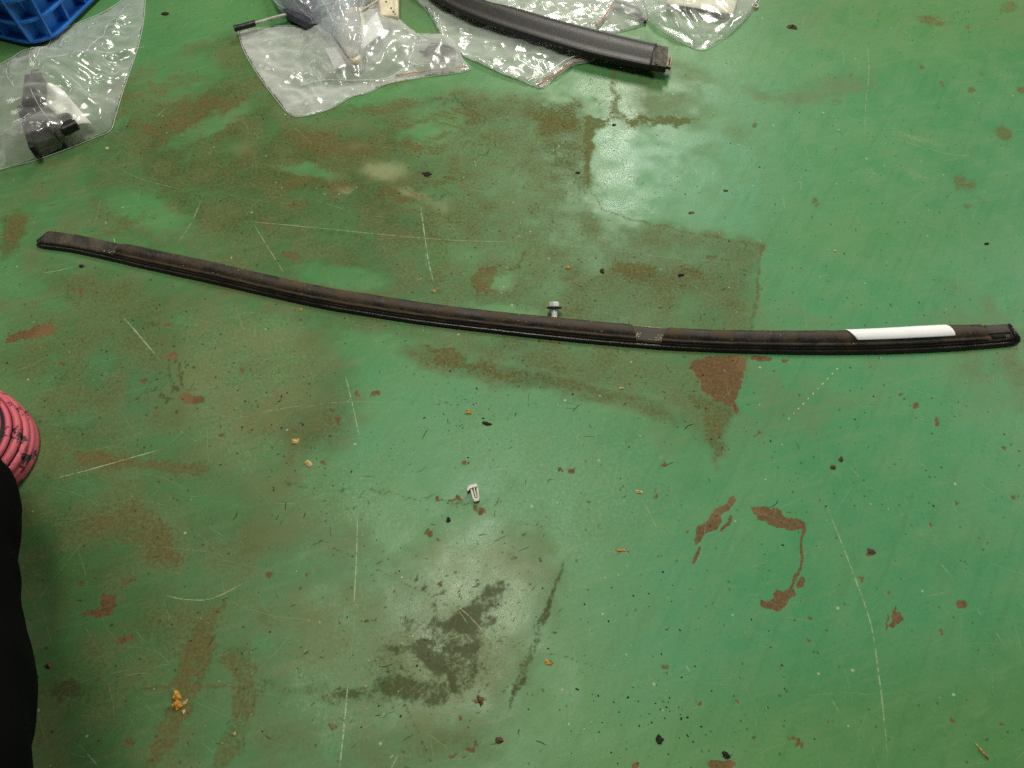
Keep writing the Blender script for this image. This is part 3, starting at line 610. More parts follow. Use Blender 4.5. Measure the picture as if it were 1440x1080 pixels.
# ================================================================== second moulding, top of the picture
M_MOULD = rubber('worn_black_plastic', .10, (0.012, 0.0105, 0.0095), (0.10, 0.09, 0.08), rough=.56)
M_OLIVE = simple('olive_plastic', (0.035, 0.030, 0.014), .6, .3, 200, .3, .0004)
M_BRASS = simple('tarnished_clip', (0.10, 0.07, 0.03), .45, .3, 300, .3, .0003, .5, .4)
lowm = catmull([(522, -66), (609, -6), (652, 17), (702, 36), (768, 57), (834, 76), (917, 94)], 14)
upm = catmull([(600, -60), (672, -4), (727, 12), (790, 30), (830, 40), (880, 52), (924, 62)], 14)
ZB = .018
v, f = [], []; prof = [(0, -.006), (0, 0), (.04, .0018), (.10, .0022), (.22, .0020), (.30, .0030), (.5, .0062), (.72, .0072), (.88, .0062), (.95, .0050), (.975, .0056), (1.0, .0046), (1.0, -.006)]
for (a_, b_) in zip(lowm, upm):
    A_, B_ = G(a_[0], a_[1], ZB), G(b_[0], b_[1], ZB + .004)
    for (t, z) in prof: q = A_.lerp(B_, t); v.append((q.x, q.y, ZB + z))
m = len(prof); n = len(lowm)
f = [[i * m + j, i * m + (j + 1) % m, (i + 1) * m + (j + 1) % m, (i + 1) * m + j] for i in range(n - 1) for j in range(m)] + [list(range(m)), list(range((n - 1) * m, n * m))]
mould = mesh_obj('cover', v, f, M_MOULD, None)
def quadbox(corners, z0, z1, name, mat, bev=.0006):
    v, f = prism([(G(x, y, z1).x, G(x, y, z1).y) for x, y in corners], z0, z1); return mesh_obj(name, v, f, mat, None, smooth=False, bevel=bev)
tongue = quadbox([(916, 91), (937, 94), (940, 66), (921, 62)], .012, .0215, 'end_tongue', M_OLIVE)
rid = quadbox([(921.5, 90), (925, 90.5), (929, 64), (925, 63.5)], .0216, .0226, 'tongue_rib', M_OLIVE, .0003)
clipb = quadbox([(936, 93), (943.5, 94.5), (946, 80), (938, 79)], .013, .0175, 'spring_clip', M_BRASS, .0005)
clipn = quadbox([(940.2, 92), (941.6, 92.3), (943.2, 81.5), (941.8, 81.2)], .0168, .0179, 'clip_slot', M_HOLE, .0001)
r2 = empty('moulding', tuple(G(760, 50)), label='black plastic window moulding with an olive end tongue resting on clear bags', cat='moulding')
settle(r2, mould, tongue, rid, clipb, clipn)

# ================================================================== bolt leaning on the weatherstrip
k = N('zinc_steel'); p = k.pos(); nz = k.noise(p, 700, 3); k.bsdf(k.mix(nz, (0.82, 0.82, 0.84), (0.62, 0.62, 0.64)), k.rng(nz, .3, .7, .3, .5), k.bump(nz, .4, .0002), .5, .2); M_ZINC = k.m
M_DKST = simple('dark_flange', (0.10, 0.095, 0.08), .5, .3, 400, .2, .0002, .5, .7)
def lathe(axis0, axis, prof, seg=28):
    axis = axis.normalized(); u = axis.cross(Vector((0, 0, 1))); u = u.normalized() if u.length > 1e-3 else Vector((1, 0, 0)); w_ = u.cross(axis)
    v = [axis0 + axis * h_ + (u * math.cos(2 * math.pi * s / seg) + w_ * math.sin(2 * math.pi * s / seg)) * r for (r, h_) in prof for s in range(seg)]
    n = len(prof); f = [[i * seg + s, i * seg + (s + 1) % seg, (i + 1) * seg + (s + 1) % seg, (i + 1) * seg + s] for i in range(n - 1) for s in range(seg)] + [list(range(seg)), list(range((n - 1) * seg, n * seg))]
    return v, f
b0 = G(779.5, 432, .0105); ax = (G(779.5, 449, .0045) - b0).normalized()
fl = mesh_obj('flange', *lathe(b0, ax, [(.0030, -.0004), (.0078, -.0002), (.0084, .0004), (.0084, .0009), (.0078, .0013), (.0030, .0013)]), M_DKST, None, bevel=.0002)
shk = mesh_obj('shank', *lathe(b0, ax, [(.0031, .001), (.0032, .002)] + [(.0030 + .00025 * (i % 2), .0025 + i * .00045) for i in range(26)] + [(.0024, .0148)]), M_ZINC, None)
hx = []
v = []; u_ = ax.cross(Vector((0, 0, 1))).normalized(); w_ = u_.cross(ax)
for (r, h_) in ((.0056, -.0002), (.0058, -.0008), (.0058, -.0046), (.0050, -.0054)):
    v += [b0 + ax * h_ + (u_ * math.cos(math.pi / 3 * s + .3) + w_ * math.sin(math.pi / 3 * s + .3)) * r for s in range(6)]
f = [[i * 6 + s, i * 6 + (s + 1) % 6, (i + 1) * 6 + (s + 1) % 6, (i + 1) * 6 + s] for i in range(3) for s in range(6)] + [list(range(6)), list(range(18, 24))]
hd = mesh_obj('hex_head', v, f, M_ZINC, None, smooth=False, bevel=.0002)
rb = empty('bolt', (b0.x, b0.y, 0), label='small zinc flange bolt lying against the far side of the weatherstrip', cat='bolt'); settle(rb, fl, shk, hd)

# ================================================================== plastic trim clip
M_CLIP = simple('grey_nylon', (0.52, 0.50, 0.42), .45, .12, 300, .25, .0002, .4)
rc = empty('trim_clip', tuple(G(667, 690)), label='tiny grey plastic push clip with two slots lying alone on the floor', cat='clip')
parts = []
def flat(pts, z0, z1, name, mat=M_CLIP, bev=.0004): parts.append(quadbox(pts, z0, z1, name, mat, bev))
flat([(656, 689), (659, 682), (670, 679.5), (672, 684), (662, 686.5), (658, 690.5)], .0005, .0062, 'head')
flat([(660.5, 685.5), (663.5, 685), (668.2, 702.5), (665, 702.5)], .0008, .0048, 'prong')
flat([(665.2, 684.8), (667.4, 684.6), (670.4, 699), (668.4, 699.4)], .0008, .0056, 'tongue')
flat([(669.2, 684.4), (672.2, 684), (674.6, 701), (671.8, 701.8)], .0008, .0048, 'prong')
flat([(664.6, 700.5), (674.6, 699.5), (673.5, 704), (666.5, 705.5)], .0006, .0044, 'tip')
settle(rc, *parts)

# ================================================================== blue crate
k = N('blue_polypropylene'); p = k.pos(); nb = k.noise(p, 30, 5, .65); nf = k.noise(p, 300, 3, .6)
cb = k.mix(k.step(nb, .4, .7), (0.010, 0.130, 0.50), (0.018, 0.180, 0.64)); cb = k.mix(k.math('MULTIPLY', k.step(nf, .52, .75), .35), cb, (0.12, 0.17, 0.28))
k.bsdf(cb, .42, k.bump(nf, .4, .0005), .45); M_BLUE = k.m
cor = G(64, 66); ex = (G(132, 0) - cor); ex.z = 0; ex.normalize(); ey = Vector((-ex.y, ex.x, 0))
if ey.x > 0: ey = -ey
rcr = empty('crate', (cor.x, cor.y, 0), label='blue ribbed plastic crate standing in the far left corner behind a bag', cat='crate')
LX, LY, HZ, RC = .36, .52, .17, .030
def outline(off, seg=6):
    """rounded rectangle in crate axes: x along ex, y along ey, corner nearest the camera at 0,0"""
    pts = []
    for (cx, cy, a0) in ((RC, RC, 180), (LX - RC, RC, 270), (LX - RC, LY - RC, 0), (RC, LY - RC, 90)):
        for i in range(seg + 1):
            th = math.radians(a0 + 90 * i / seg); pts.append((cx + (RC + off) * math.cos(th), cy + (RC + off) * math.sin(th)))
    return pts
def cw(x, y, z): q = cor + ex * x + ey * y; return (q.x, q.y, z)
def band(name, z0, z1, off_o0, off_o1, off_i):
    o0, o1, i0 = outline(off_o0), outline(off_o1), outline(off_i); n = len(o0)
    v = [cw(x, y, z0) for x, y in o0] + [cw(x, y, z1) for x, y in o1] + [cw(x, y, z1) for x, y in i0] + [cw(x, y, z0) for x, y in i0]
    f = [[r * n + i, r * n + (i + 1) % n, ((r + 1) % 4) * n + (i + 1) % n, ((r + 1) % 4) * n + i] for r in range(4) for i in range(n)]
    return mesh_obj(name, v, f, M_BLUE, None, smooth=False, bevel=.0008)
cparts = [band('wall', .004, HZ, -.004, .008, -.009)]
for z in (.006, .036, .066, .110, .160): cparts.append(band('ledge', z, z + .004, .010 + z * .07, .010 + z * .07, -.005))
v, f = prism([cw(x, y, 0)[:2] for x, y in outline(-.008)], .004, .008); cparts.append(mesh_obj('base_panel', v, f, M_BLUE, None, smooth=False))
def rib(x, y, nx_, ny_):
    tx, ty = -ny_, nx_; v = []
    for z, o in ((.010, .009), (.160, .019)):
        for (a_, b_) in ((-.0016, -.012), (.0016, -.012), (.0016, o), (-.0016, o)): v.append(cw(x + tx * a_ + nx_ * b_, y + ty * a_ + ny_ * b_, z))
    return mesh_obj('rib', v, [[0, 1, 2, 3], [4, 5, 6, 7], [0, 1, 5, 4], [1, 2, 6, 5], [2, 3, 7, 6], [3, 0, 4, 7]], M_BLUE, None, smooth=False)
for i in range(9): cparts.append(rib(.012 + i * .040, 0, 0, -1)); 
for i in range(12): cparts.append(rib(0, .012 + i * .042, -1, 0))
settle(rcr, *cparts)

# ================================================================== person at the left edge: trouser leg and shoe
k = N('black_cloth'); p = k.pos(); nw = k.noise(p, 900, 2); nl = k.noise(p, 22, 4)
k.bsdf(k.mix(nl, (0.002, 0.002, 0.0025), (0.004, 0.004, 0.0045)), .95, k.bump(nw, .5, .0005), .05); M_CLOTH = k.m
k = N('pink_rubber'); p = k.pos(); n1 = k.noise(p, 55, 5, .7); n2 = k.noise(p, 400, 3, .6)
cpk = k.mix(n2, (0.60, 0.125, 0.165), (0.44, 0.075, 0.105)); cpk = k.mix(k.step(k.math('MULTIPLY_ADD', n2, .35, n1), .71, .80), cpk, (0.015, 0.010, 0.010))
k.bsdf(cpk, .5, k.bump(n2, .5, .0005), .4); M_PINK = k.m
M_SBLK = simple('black_shoe_rubber', (0.007, 0.008, 0.008), .6, .4, 200)
k = N('peeling_pink_paint'); p = k.pos(); n1 = k.noise(p, 42, 5, .7); k.bsdf(k.mix(k.step(n1, .47, .52), (0.008, 0.009, 0.009), (0.62, 0.19, 0.18)), .5, k.bump(n1, .5, .001), .4); M_PEEL = k.m
sc0 = G(-72, 632); sc0.z = 0; RX, RY = .092, .066; TH = math.radians(-14)
def toe(r, th, z):
    x, y = RX * r * (abs(math.cos(th)) ** .9) * (1 if math.cos(th) > 0 else -1.9), RY * r * math.sin(th)
    return (sc0.x + x * math.cos(TH) - y * math.sin(TH), sc0.y + x * math.sin(TH) + y * math.cos(TH), z)
def ring(name, prof, mat, seg=64):
    v = [toe(r, 2 * math.pi * s / seg, z) for (r, z) in prof for s in range(seg)]; n = len(prof)
    f = [[i * seg + s, i * seg + (s + 1) % seg, ((i + 1) % n) * seg + (s + 1) % seg, ((i + 1) % n) * seg + s] for i in range(n) for s in range(seg)]
    return mesh_obj(name, v, f, mat, None)
def dome(name, prof, mat, seg=64):
    v = [toe(r, 2 * math.pi * s / seg, z) for (r, z) in prof for s in range(seg)]; n = len(prof)
    f = [[i * seg + s, i * seg + (s + 1) % seg, (i + 1) * seg + (s + 1) % seg, (i + 1) * seg + s] for i in range(n - 1) for s in range(seg)] + [list(range(seg)), list(range((n - 1) * seg, n * seg))]
    return mesh_obj(name, v, f, mat, None)
def bandprof(r, z, wr, hz): return [(r - wr, z - hz), (r, z - hz), (r + wr * .6, z - hz * .4), (r + wr * .6, z + hz * .4), (r, z + hz), (r - wr, z + hz)]
shoe = dome('shoe', [(.90, .0), (.955, .002), (.955, .010), (.94, .020), (.90, .030), (.85, .038), (.78, .046), (.70, .052), (.55, .058), (.30, .061), (.05, .062)], M_SBLK)
bands = [ring('sole_band', bandprof(r_, z_, w_r, h_z), M_PINK) for (r_, z_, w_r, h_z) in ((.975, .0045, .035, .0040), (.985, .0128, .035, .0040), (.975, .0210, .04, .0039), (.940, .0288, .04, .0036), (.885, .0355, .030, .0028), (.825, .0420, .018, .0018), (.765, .0485, .014, .0014))]
cap = dome('toe_cap', [(.75, .0485), (.74, .0525), (.66, .0555), (.55, .0590), (.30, .0622), (.05, .0634)], M_PEEL)
edge = [(-330, 420, .42, .075), (-230, 500, .30, .066), (-130, 575, .18, .058), (-50, 640, .095, .050), (4, 700, .095, .052), (12, 740, .11, .055), (6, 800, .125, .060), (6, 860, .14, .064), (12, 920, .155, .068), (21, 970, .17, .070), (23, 1010, .185, .072), (18, 1050, .20, .074), (10, 1100, .215, .076), (0, 1170, .23, .08), (-60, 1260, .24, .085)]  # first points: unseen raised shin, added to shade the floor by the shoe
pts, rad = [], []
for (x, y, z, r) in edge:
    q = G(x, y, z); pts.append((q.x - r * 1.02, q.y, z)); rad.append(r)
cp_ = catmull([(*p_, r) for p_, r in zip(pts, rad)], 6)
v, f = tube([q[:3] for q in cp_], [q[3] for q in cp_], 36)
v = [Vector(q) + Vector((1, .3, .6)) * (.0028 * mnoise.noise(Vector(q) * 38) + .002 * math.sin(Vector(q).y * 95 + 6 * mnoise.noise(Vector(q) * 14))) * (.6 + .6 * mnoise.noise(Vector(q) * 9 + Vector((4, 0, 0)))) for q in v]
leg = mesh_obj('trouser_leg', v, f, M_CLOTH, None)
pr = empty('person', (sc0.x, sc0.y, 0), label='person in black trousers at the left edge, only one leg and pink soled shoe showing', cat='person')
settle(pr, leg, shoe)
for o in bands + [cap]: o.parent = shoe
shoe['label'] = 'black shoe with worn pink rubber bands round the toe'

# ================================================================== CLEAR PLASTIC BAGS
def film_mat(name, milk=.2, tint=(.95, .97, .95), rough=.10, wr=260, milk_col=(0.88, 0.89, 0.86), crumple=.45, cells=26):
    k = N(name); p = k.pos()
    nb = k.noise(p, wr, 3, .6, 1.2); nm = k.noise(p, 40, 3, .6)
    vq = k.n('TexVoronoi', feature='F1'); vw = k.n('VectorMath', operation='MULTIPLY_ADD'); nv_ = k.n('TexNoise'); nv_.inputs['Scale'].default_value = 22; k.l(p, nv_.inputs['Vector'])
    k.l(nv_.outputs['Color'], vw.inputs[0]); vw.inputs[1].default_value = (.035, .035, .035); k.l(p, vw.inputs[2]); k.l(vw.outputs[0], vq.inputs['Vector']); vq.inputs['Scale'].default_value = cells
    hgt = k.math('MULTIPLY_ADD', nb, .016, vq.outputs['Distance'])
    bp = k.bump(hgt, crumple, .006)
    tr = k.n('BsdfTransparent'); tr.inputs[0].default_value = (*tint, 1)
    df = k.n('BsdfDiffuse'); df.inputs[0].default_value = (*milk_col, 1); k.l(bp, df.inputs['Normal'])
    tl = k.n('BsdfTranslucent'); tl.inputs[0].default_value = (*milk_col, 1)
    m0 = k.n('MixShader'); m0.inputs[0].default_value = .4; k.l(df.outputs[0], m0.inputs[1]); k.l(tl.outputs[0], m0.inputs[2])
    lw = k.n('LayerWeight'); lw.inputs[0].default_value = .5; k.l(bp, lw.inputs['Normal'])
    fac = k.math('MULTIPLY_ADD', k.math('POWER', lw.outputs['Facing'], 1.5), .52, k.rng(nm, .3, .7, milk * .6, milk * 1.4), clamp=True)
    m1 = k.n('MixShader'); k.l(fac, m1.inputs[0]); k.l(tr.outputs[0], m1.inputs[1]); k.l(m0.outputs[0], m1.inputs[2])
    gl = k.n('BsdfGlossy'); gl.inputs['Roughness'].default_value = rough; k.l(bp, gl.inputs['Normal'])
    m2 = k.n('MixShader'); 
    k.l(k.math('MULTIPLY_ADD', k.math('POWER', lw.outputs['Facing'], 4.0), .75, .07, clamp=True), m2.inputs[0]); k.l(m1.outputs[0], m2.inputs[1]); k.l(gl.outputs[0], m2.inputs[2]); k.l(m2.outputs[0], k.out.inputs[0])
    return k.m

def inside_poly(P, poly):
    return sdist(P[:, 0], P[:, 1], poly)

def bag_mesh(outline, cell, bumps, slack=1.06, steps=110, seed=1, rim=.001, press=.00022, lift=None, grav=.00012, top=None, folds=(), ridge=.0036):
    """crumpled film over its contents: a loose sheet pinned along the bag's edge, relaxed until it folds"""
    rng = np.random.default_rng(seed)
    poly = np.array([(q[0], q[1]) for q in outline]); per = []
    n = len(poly)
    for i in range(n):
        a_, b_ = poly[i], poly[(i + 1) % n]; m = max(1, int(np.linalg.norm(b_ - a_) / cell))
        for j in range(m): per.append(a_ + (b_ - a_) * j / m)
    per = np.array(per)
    x0, y0 = poly.min(0); x1, y1 = poly.max(0)
    gx_, gy_ = np.meshgrid(np.arange(x0, x1, cell), np.arange(y0, y1, cell * .866)); gx_[1::2] += cell / 2
    P = np.stack([gx_.ravel(), gy_.ravel()], 1) + rng.normal(0, cell * .16, (gx_.size, 2)); P = P[inside_poly(P, poly) < -cell * .55]
    allp = np.concatenate([per, P]); ne = len(per)
    vo, eo, fo, *_ = delaunay_2d_cdt([Vector(q) for q in allp], [(i, (i + 1) % ne) for i in range(ne)], [], 1, 1e-7)
    V2 = np.array([(q.x, q.y) for q in vo]); T = np.array([t for t in fo if len(t) == 3])
    bnd = np.abs(inside_poly(V2, poly)) < cell * .12
    E = {}
    for t in T:
        for i in range(3): E.setdefault(tuple(sorted((t[i], t[(i + 1) % 3]))), []).append(t[(i + 2) % 3])
    e = np.array(list(E)); bp_ = np.array([o for o in E.values() if len(o) == 2])
    def hf(X_):
        z = np.zeros(len(X_))
        for (cx, cy, r, h_) in bumps:
            d = np.hypot(X_[:, 0] - cx, X_[:, 1] - cy); z = np.maximum(z, h_ * np.clip(1.35 - d / r, 0, 1) ** .5)
        return z
    edge_d = -inside_poly(V2, poly)
    pos = np.concatenate([V2, (hf(V2) * np.clip(edge_d / .012, 0, 1) + .002)[:, None]], 1); pos[:, 2] += rng.random(len(pos)) * .0012
    rimz = np.full(len(pos), rim)
    if lift is not None: rimz = lift(V2)
    pos[bnd, 2] = rimz[bnd]; pos[~bnd, 2] += rimz[~bnd]
    sl_ = slack + (fbm(V2[:, 0] * 30, V2[:, 1] * 30, seed) - .5) * .10
    re = np.linalg.norm(V2[e[:, 0]] - V2[e[:, 1]], axis=1) * (sl_[e[:, 0]] + sl_[e[:, 1]]) / 2
    rb_ = np.linalg.norm(V2[bp_[:, 0]] - V2[bp_[:, 1]], axis=1) * (sl_[bp_[:, 0]] + sl_[bp_[:, 1]]) / 2
    C = np.concatenate([e, bp_]); R0 = np.concatenate([re, rb_]); K = np.concatenate([np.full(len(e), .95), np.full(len(bp_), .30)])
    wgt = np.where(bnd, 0.0, 1.0); nv = len(pos)
    cnt = np.bincount(C[:, 0], minlength=nv) + np.bincount(C[:, 1], minlength=nv)
    prev = pos.copy()
    for it in range(steps):
        vel = (pos - prev) * .90; prev = pos.copy(); ramp = press * (1 - it / steps) if it < steps * .6 else 0
        pos = pos + vel * wgt[:, None]; pos[:, 2] += (ramp - grav) * wgt
        for s in range(3):
            d = pos[C[:, 1]] - pos[C[:, 0]]; L = np.linalg.norm(d, axis=1) + 1e-9
            g_ = d * (K * (L - R0) / L * .5)[:, None]
            for ax_ in range(3):
                acc = np.bincount(C[:, 0], g_[:, ax_], nv) - np.bincount(C[:, 1], g_[:, ax_], nv)
                pos[:, ax_] += acc / cnt * 2.2 * wgt
            hz = hf(pos[:, :2]) * np.clip(edge_d / .005, 0, 1) + np.minimum(rimz, .0012); pos[:, 2] = np.where(wgt > 0, np.maximum(pos[:, 2], hz), rimz)
            if top: pos[:, 2] = np.minimum(pos[:, 2], top)
    # standing creases: loose ones all over and the long folds the photograph shows
    rd = 1 - np.abs(2 * fbm(V2[:, 0] * 34 + 9 * fbm(V2[:, 0] * 14, V2[:, 1] * 14, seed + 5, 2), V2[:, 1] * 34, seed + 2, 2) - 1); rd = np.clip((rd - .62) / .38, 0, 1)
    ef = np.clip(edge_d / .012, 0, 1) * wgt
    pos[:, 2] += ridge * rd * ef
    for (fx0, fy0, fx1, fy1, fh) in folds:
        a_ = np.array(G(fx0, fy0, .006)[:2]); b_ = np.array(G(fx1, fy1, .006)[:2]); ed = b_ - a_; wq = pos[:, :2] - a_; t_ = np.clip(wq @ ed / (ed @ ed), 0, 1)
        dd = np.linalg.norm(wq - t_[:, None] * ed, axis=1); pos[:, 2] += 1.7 * fh * np.clip(1 - dd / .009, 0, 1) * np.clip(np.minimum(t_, 1 - t_) * 5 + .25, 0, 1) * ef
    if top: pos[:, 2] = np.minimum(pos[:, 2], top)
    vb = np.concatenate([V2, np.where(bnd, rimz, np.minimum(.0005 + 0 * rimz, rimz))[:, None]], 1)
    remap = {}; verts = [tuple(q) for q in pos]
    for i in range(nv):
        if bnd[i]: remap[i] = i
        else: remap[i] = len(verts); verts.append(tuple(vb[i]))
    faces = [list(map(int, t)) for t in T] + [[int(remap[i]) for i in t[::-1]] for t in T]
    return verts, faces, pos

def mk_bag(label, outline_px, mat, bumps=(), cell=.006, zo=0.0, zpx=None, group=None, loc_px=None, extra=(), **kw):
    ol = [G(x, y, zo) for x, y in outline_px]
    ol = [Vector(tuple(q)) for q in catmull([tuple(q) for q in ol] + [tuple(ol[0])], 4)[:-1]]
    bw = [(*(G(x, y, z * .8)[:2]), r * 1.5, z * 1.35) for (x, y, r, z) in bumps]
    v, f, surf = bag_mesh(ol, cell, bw, **kw)
    c0 = sum(ol, Vector()) / len(ol)
    r = empty('plastic_bag', (c0.x, c0.y, 0), label=label, cat='bag', group=group)
    fl_ = mesh_obj('film', v, f, mat, None, subsurf=1); settle(r, fl_)
    hem = [np.array((q.x, q.y, .0013)) for q in ol] + [np.array((ol[0].x, ol[0].y, .0013))]
    if kw.get('lift'): hem = [np.array((q[0], q[1], float(kw['lift'](np.array([q[:2]]))[0]) + .0004)) for q in hem]
    settle(r, mesh_obj('edge_seam', *tube(hem, .00042, 6), M_SEAM, None))
    for (fx0, fy0, fx1, fy1, fh) in kw.get('folds', ()):
        a_, b_ = G(fx0, fy0, .008), G(fx1, fy1, .008); sd_ = Vector((-(b_ - a_).y, (b_ - a_).x, 0)) * random.uniform(-.12, .12); cz = []
        for i in range(15):
            t_ = i / 14; q = a_.lerp(b_, t_) + sd_ * math.sin(math.pi * t_); nn_ = np.argsort((surf[:, 0] - q.x) ** 2 + (surf[:, 1] - q.y) ** 2)[:3]; cz.append((q.x, q.y, float(surf[nn_, 2].mean()) + .0003))
        cz = catmull(cz, 3); rr_ = [.00018 + .00042 * math.sin(math.pi * i / (len(cz) - 1)) * (.6 + .5 * mnoise.noise(Vector((i * .3, fx0, 0)))) for i in range(len(cz))]
        settle(r, mesh_obj('crease', *tube(cz, rr_, 6), M_CREASE, None))
    for o in extra: settle(r, o)
    return r, fl_

k = N('film_edge'); tr_ = k.n('BsdfTransparent'); gd = k.n('BsdfPrincipled'); gd.inputs['Base Color'].default_value = (.75, .78, .72, 1); gd.inputs['Roughness'].default_value = .6; mx_ = k.n('MixShader'); mx_.inputs[0].default_value = .45; k.l(tr_.outputs[0], mx_.inputs[1]); k.l(gd.outputs[0], mx_.inputs[2]); k.l(mx_.outputs[0], k.out.inputs[0]); M_SEAM = k.m
k = N('film_crease'); tr_ = k.n('BsdfTransparent'); gd = k.n('BsdfPrincipled'); gd.inputs['Base Color'].default_value = (.85, .87, .82, 1); gd.inputs['Roughness'].default_value = .3; mx_ = k.n('MixShader'); k.l(k.rng(k.noise(k.pos(), 90, 2), .3, .7, .08, .55), mx_.inputs[0]); k.l(tr_.outputs[0], mx_.inputs[1]); k.l(gd.outputs[0], mx_.inputs[2]); k.l(mx_.outputs[0], k.out.inputs[0]); M_CREASE = k.m
M_CLR = film_mat('clear_film', .10, rough=.17, cells=18, crumple=.6); M_MILK = film_mat('milky_film', .34, rough=.2, wr=180, cells=20, crumple=.55); M_CRK = film_mat('crinkled_film', .24, rough=.16, wr=320, crumple=.55, cells=38); M_GREY = film_mat('grey_film', .22, (.90, .92, .95), .14, 200, (0.70, 0.74, 0.80))
M_BLKP = simple('black_nylon', (0.012, 0.011, 0.010), .45, .4, 160, .4, .0006)
M_WPAP = simple('white_wrapping_paper', (0.72, 0.71, 0.66), .75, .08, 60, .5, .002)
M_CREAM = simple('cream_plastic', (0.62, 0.56, 0.40), .5, .12, 60)
M_FOAM = simple('cream_foam', (0.66, 0.60, 0.48), .85, .12, 90, .6, .0015)
M_ZIPO = simple('orange_zip_line', (0.62, 0.22, 0.10), .4, .2, 200); M_ZIPR = simple('red_zip_line', (0.55, 0.16, 0.12), .4, .25, 200); M_ZIPW = simple('clear_zip_rail', (0.62, 0.66, 0.60), .25, .1, 200)

def strand(name, pix, z, r, mat, per=8, seg=8):
    zz = z if hasattr(z, '__len__') else [z] * len(pix)
    pts = catmull([tuple(G(x, y, q)) for (x, y), q in zip(pix, zz)], per); return mesh_obj(name, *tube(pts, r, seg), mat, None)
def sheet(name, quad, mat, th=.0004, n=10, bow=.002, seed=0):
    """a limp paper sheet between four (pixel x, y, z) corners"""
    A, B_, C_, D = [G(*q) for q in quad]; v = []
    for lay in (0, 1):
        for i in range(n + 1):
            for j in range(n + 1):
                s, t = i / n, j / n; q = A.lerp(B_, s).lerp(D.lerp(C_, s), t)
                v.append((q.x, q.y, q.z + bow * (math.sin(math.pi * s) * .6 + mnoise.noise(Vector((s * 2.2, t * 2.2, seed)))) + lay * th))
    m = n + 1; Bn = m * m; f = []
    for i in range(n):
        for j in range(n): q = [i * m + j, i * m + j + 1, (i + 1) * m + j + 1, (i + 1) * m + j]; f += [q, [x + Bn for x in q[::-1]]]
    for i in range(n):
        for (a_, b_) in ((i * m, (i + 1) * m), (i * m + n, (i + 1) * m + n), (i, i + 1), (n * m + i, n * m + i + 1)): f.append([a_, b_, b_ + Bn, a_ + Bn])
    return mesh_obj(name, v, f, mat, None)

# ---- bag at the far left with a black bracket and white paper
mk_bag('large clear plastic bag at the far left holding a black bracket and white paper', [(-60, 262), (0, 240), (48, 227), (94, 211), (128, 197), (155, 185), (163, 165), (172, 135), (182, 105), (194, 70), (202, 35), (205, 0), (206, -25), (185, -8), (150, 16), (118, 30), (95, 40), (76, 51), (66, 66), (36, 71), (18, 82), (-5, 95), (-60, 130)], M_CLR,
       bumps=[(58, 190, .026, .026), (48, 150, .026, .024), (32, 110, .022, .020), (100, 165, .028, .022)], cell=.0050, slack=1.085, seed=3, press=.0008, folds=[(75, 118, 200, 60, .004), (95, 45, 60, 120, .003), (180, 0, 120, 110, .003), (80, 118, 145, 165, .004), (65, 120, 68, 60, .004), (30, 90, 40, 150, .003), (120, 150, 165, 100, .002), (62, 150, 92, 200, .003), (0, 195, 40, 215, .003), (130, 110, 180, 100, .002)])
brk = []
def boxpx(name, pts, z0, z1, mat, bev=.001): o = quadbox(pts, z0, z1, name, mat, bev); brk.append(o); return o
boxpx('base_block', [(45, 215), (91, 200), (88, 186), (38, 198)], .001, .011, M_BLKP)
boxpx('plate', [(39, 203), (88, 190), (70, 148), (27, 150)], .012, .021, M_BLKP, .0015)
boxpx('side_flange', [(40, 208), (48, 206), (30, 148), (23, 149)], .012, .026, M_BLKP)
boxpx('lug', [(30, 148), (64, 146), (58, 104), (34, 104)], .004, .013, M_BLKP)
boxpx('knob', [(40, 112), (56, 112), (56, 96), (42, 96)], .012, .020, M_BLKP, .003)
settle(empty('bracket', tuple(G(58, 205)), label='chunky black plastic bracket inside the bag at the far left', cat='bracket'), *brk)
pp = sheet('crumpled_paper', [(62, 150, .014), (80, 118, .030), (128, 172, .016), (95, 196, .006)], M_WPAP, n=14, bow=.010, seed=4); tag(pp, 'folded white paper beside the black bracket in the left bag', 'paper')
pk = []
for (pts, z0, z1) in (([(84, 183), (108, 172), (96, 156), (76, 160)], .018, .030), ([(62, 178), (76, 186), (74, 152), (64, 156)], .014, .030)): pk.append(quadbox(pts, z0, z1, 'block', M_BLKP, .003))
settle(empty('grommet', tuple(G(90, 172)), label='small black rubber grommet lying on the white paper in the left bag', cat='grommet'), *pk)

# ---- milky zip bag in the middle
zo_ = [(556, 106), (590, 101), (625, 97), (656, 93)]
z1 = strand('zip_line', zo_, [.0035, .0045, .0045, .003], .0007, M_ZIPO); z2 = strand('zip_rail', [(420, 121), (455, 113), (500, 113), (545, 110), (580, 92), (640, 88)], [.004, .006, .007, .006, .006, .004], .0006, M_ZIPW)
mk_bag('milky zip bag with an orange seal line lying left of the moulding', [(335, 45), (339, 60), (345, 76), (362, 105), (385, 136), (408, 162), (430, 164), (460, 156), (480, 146), (495, 137), (520, 131), (545, 119), (600, 109), (659, 100), (650, 83), (638, 62), (612, 50), (575, 46), (556, 26), (540, -10), (480, -10), (450, 36), (400, 37), (365, 40)], M_MILK,
       bumps=[(505, 50, .04, .020), (615, 70, .022, .010), (480, 85, .02, .010)], cell=.0050, slack=1.07, seed=11, press=.0003, folds=[(360, 60, 440, 45, .003), (350, 80, 430, 110, .002), (420, 75, 480, 115, .003), (520, 110, 580, 60, .003), (560, 50, 640, 75, .003), (540, 100, 560, 60, .003), (400, 150, 500, 120, .002), (440, 90, 380, 120, .002)], extra=(z1, z2))
lab = sheet('label_card', [(506, 72, .020), (541, 45, .026), (530, 17, .026), (512, 38, .022)], M_PAPER, n=6, bow=.001, seed=2); tag(lab, 'white label card standing up out of the milky zip bag', 'label')
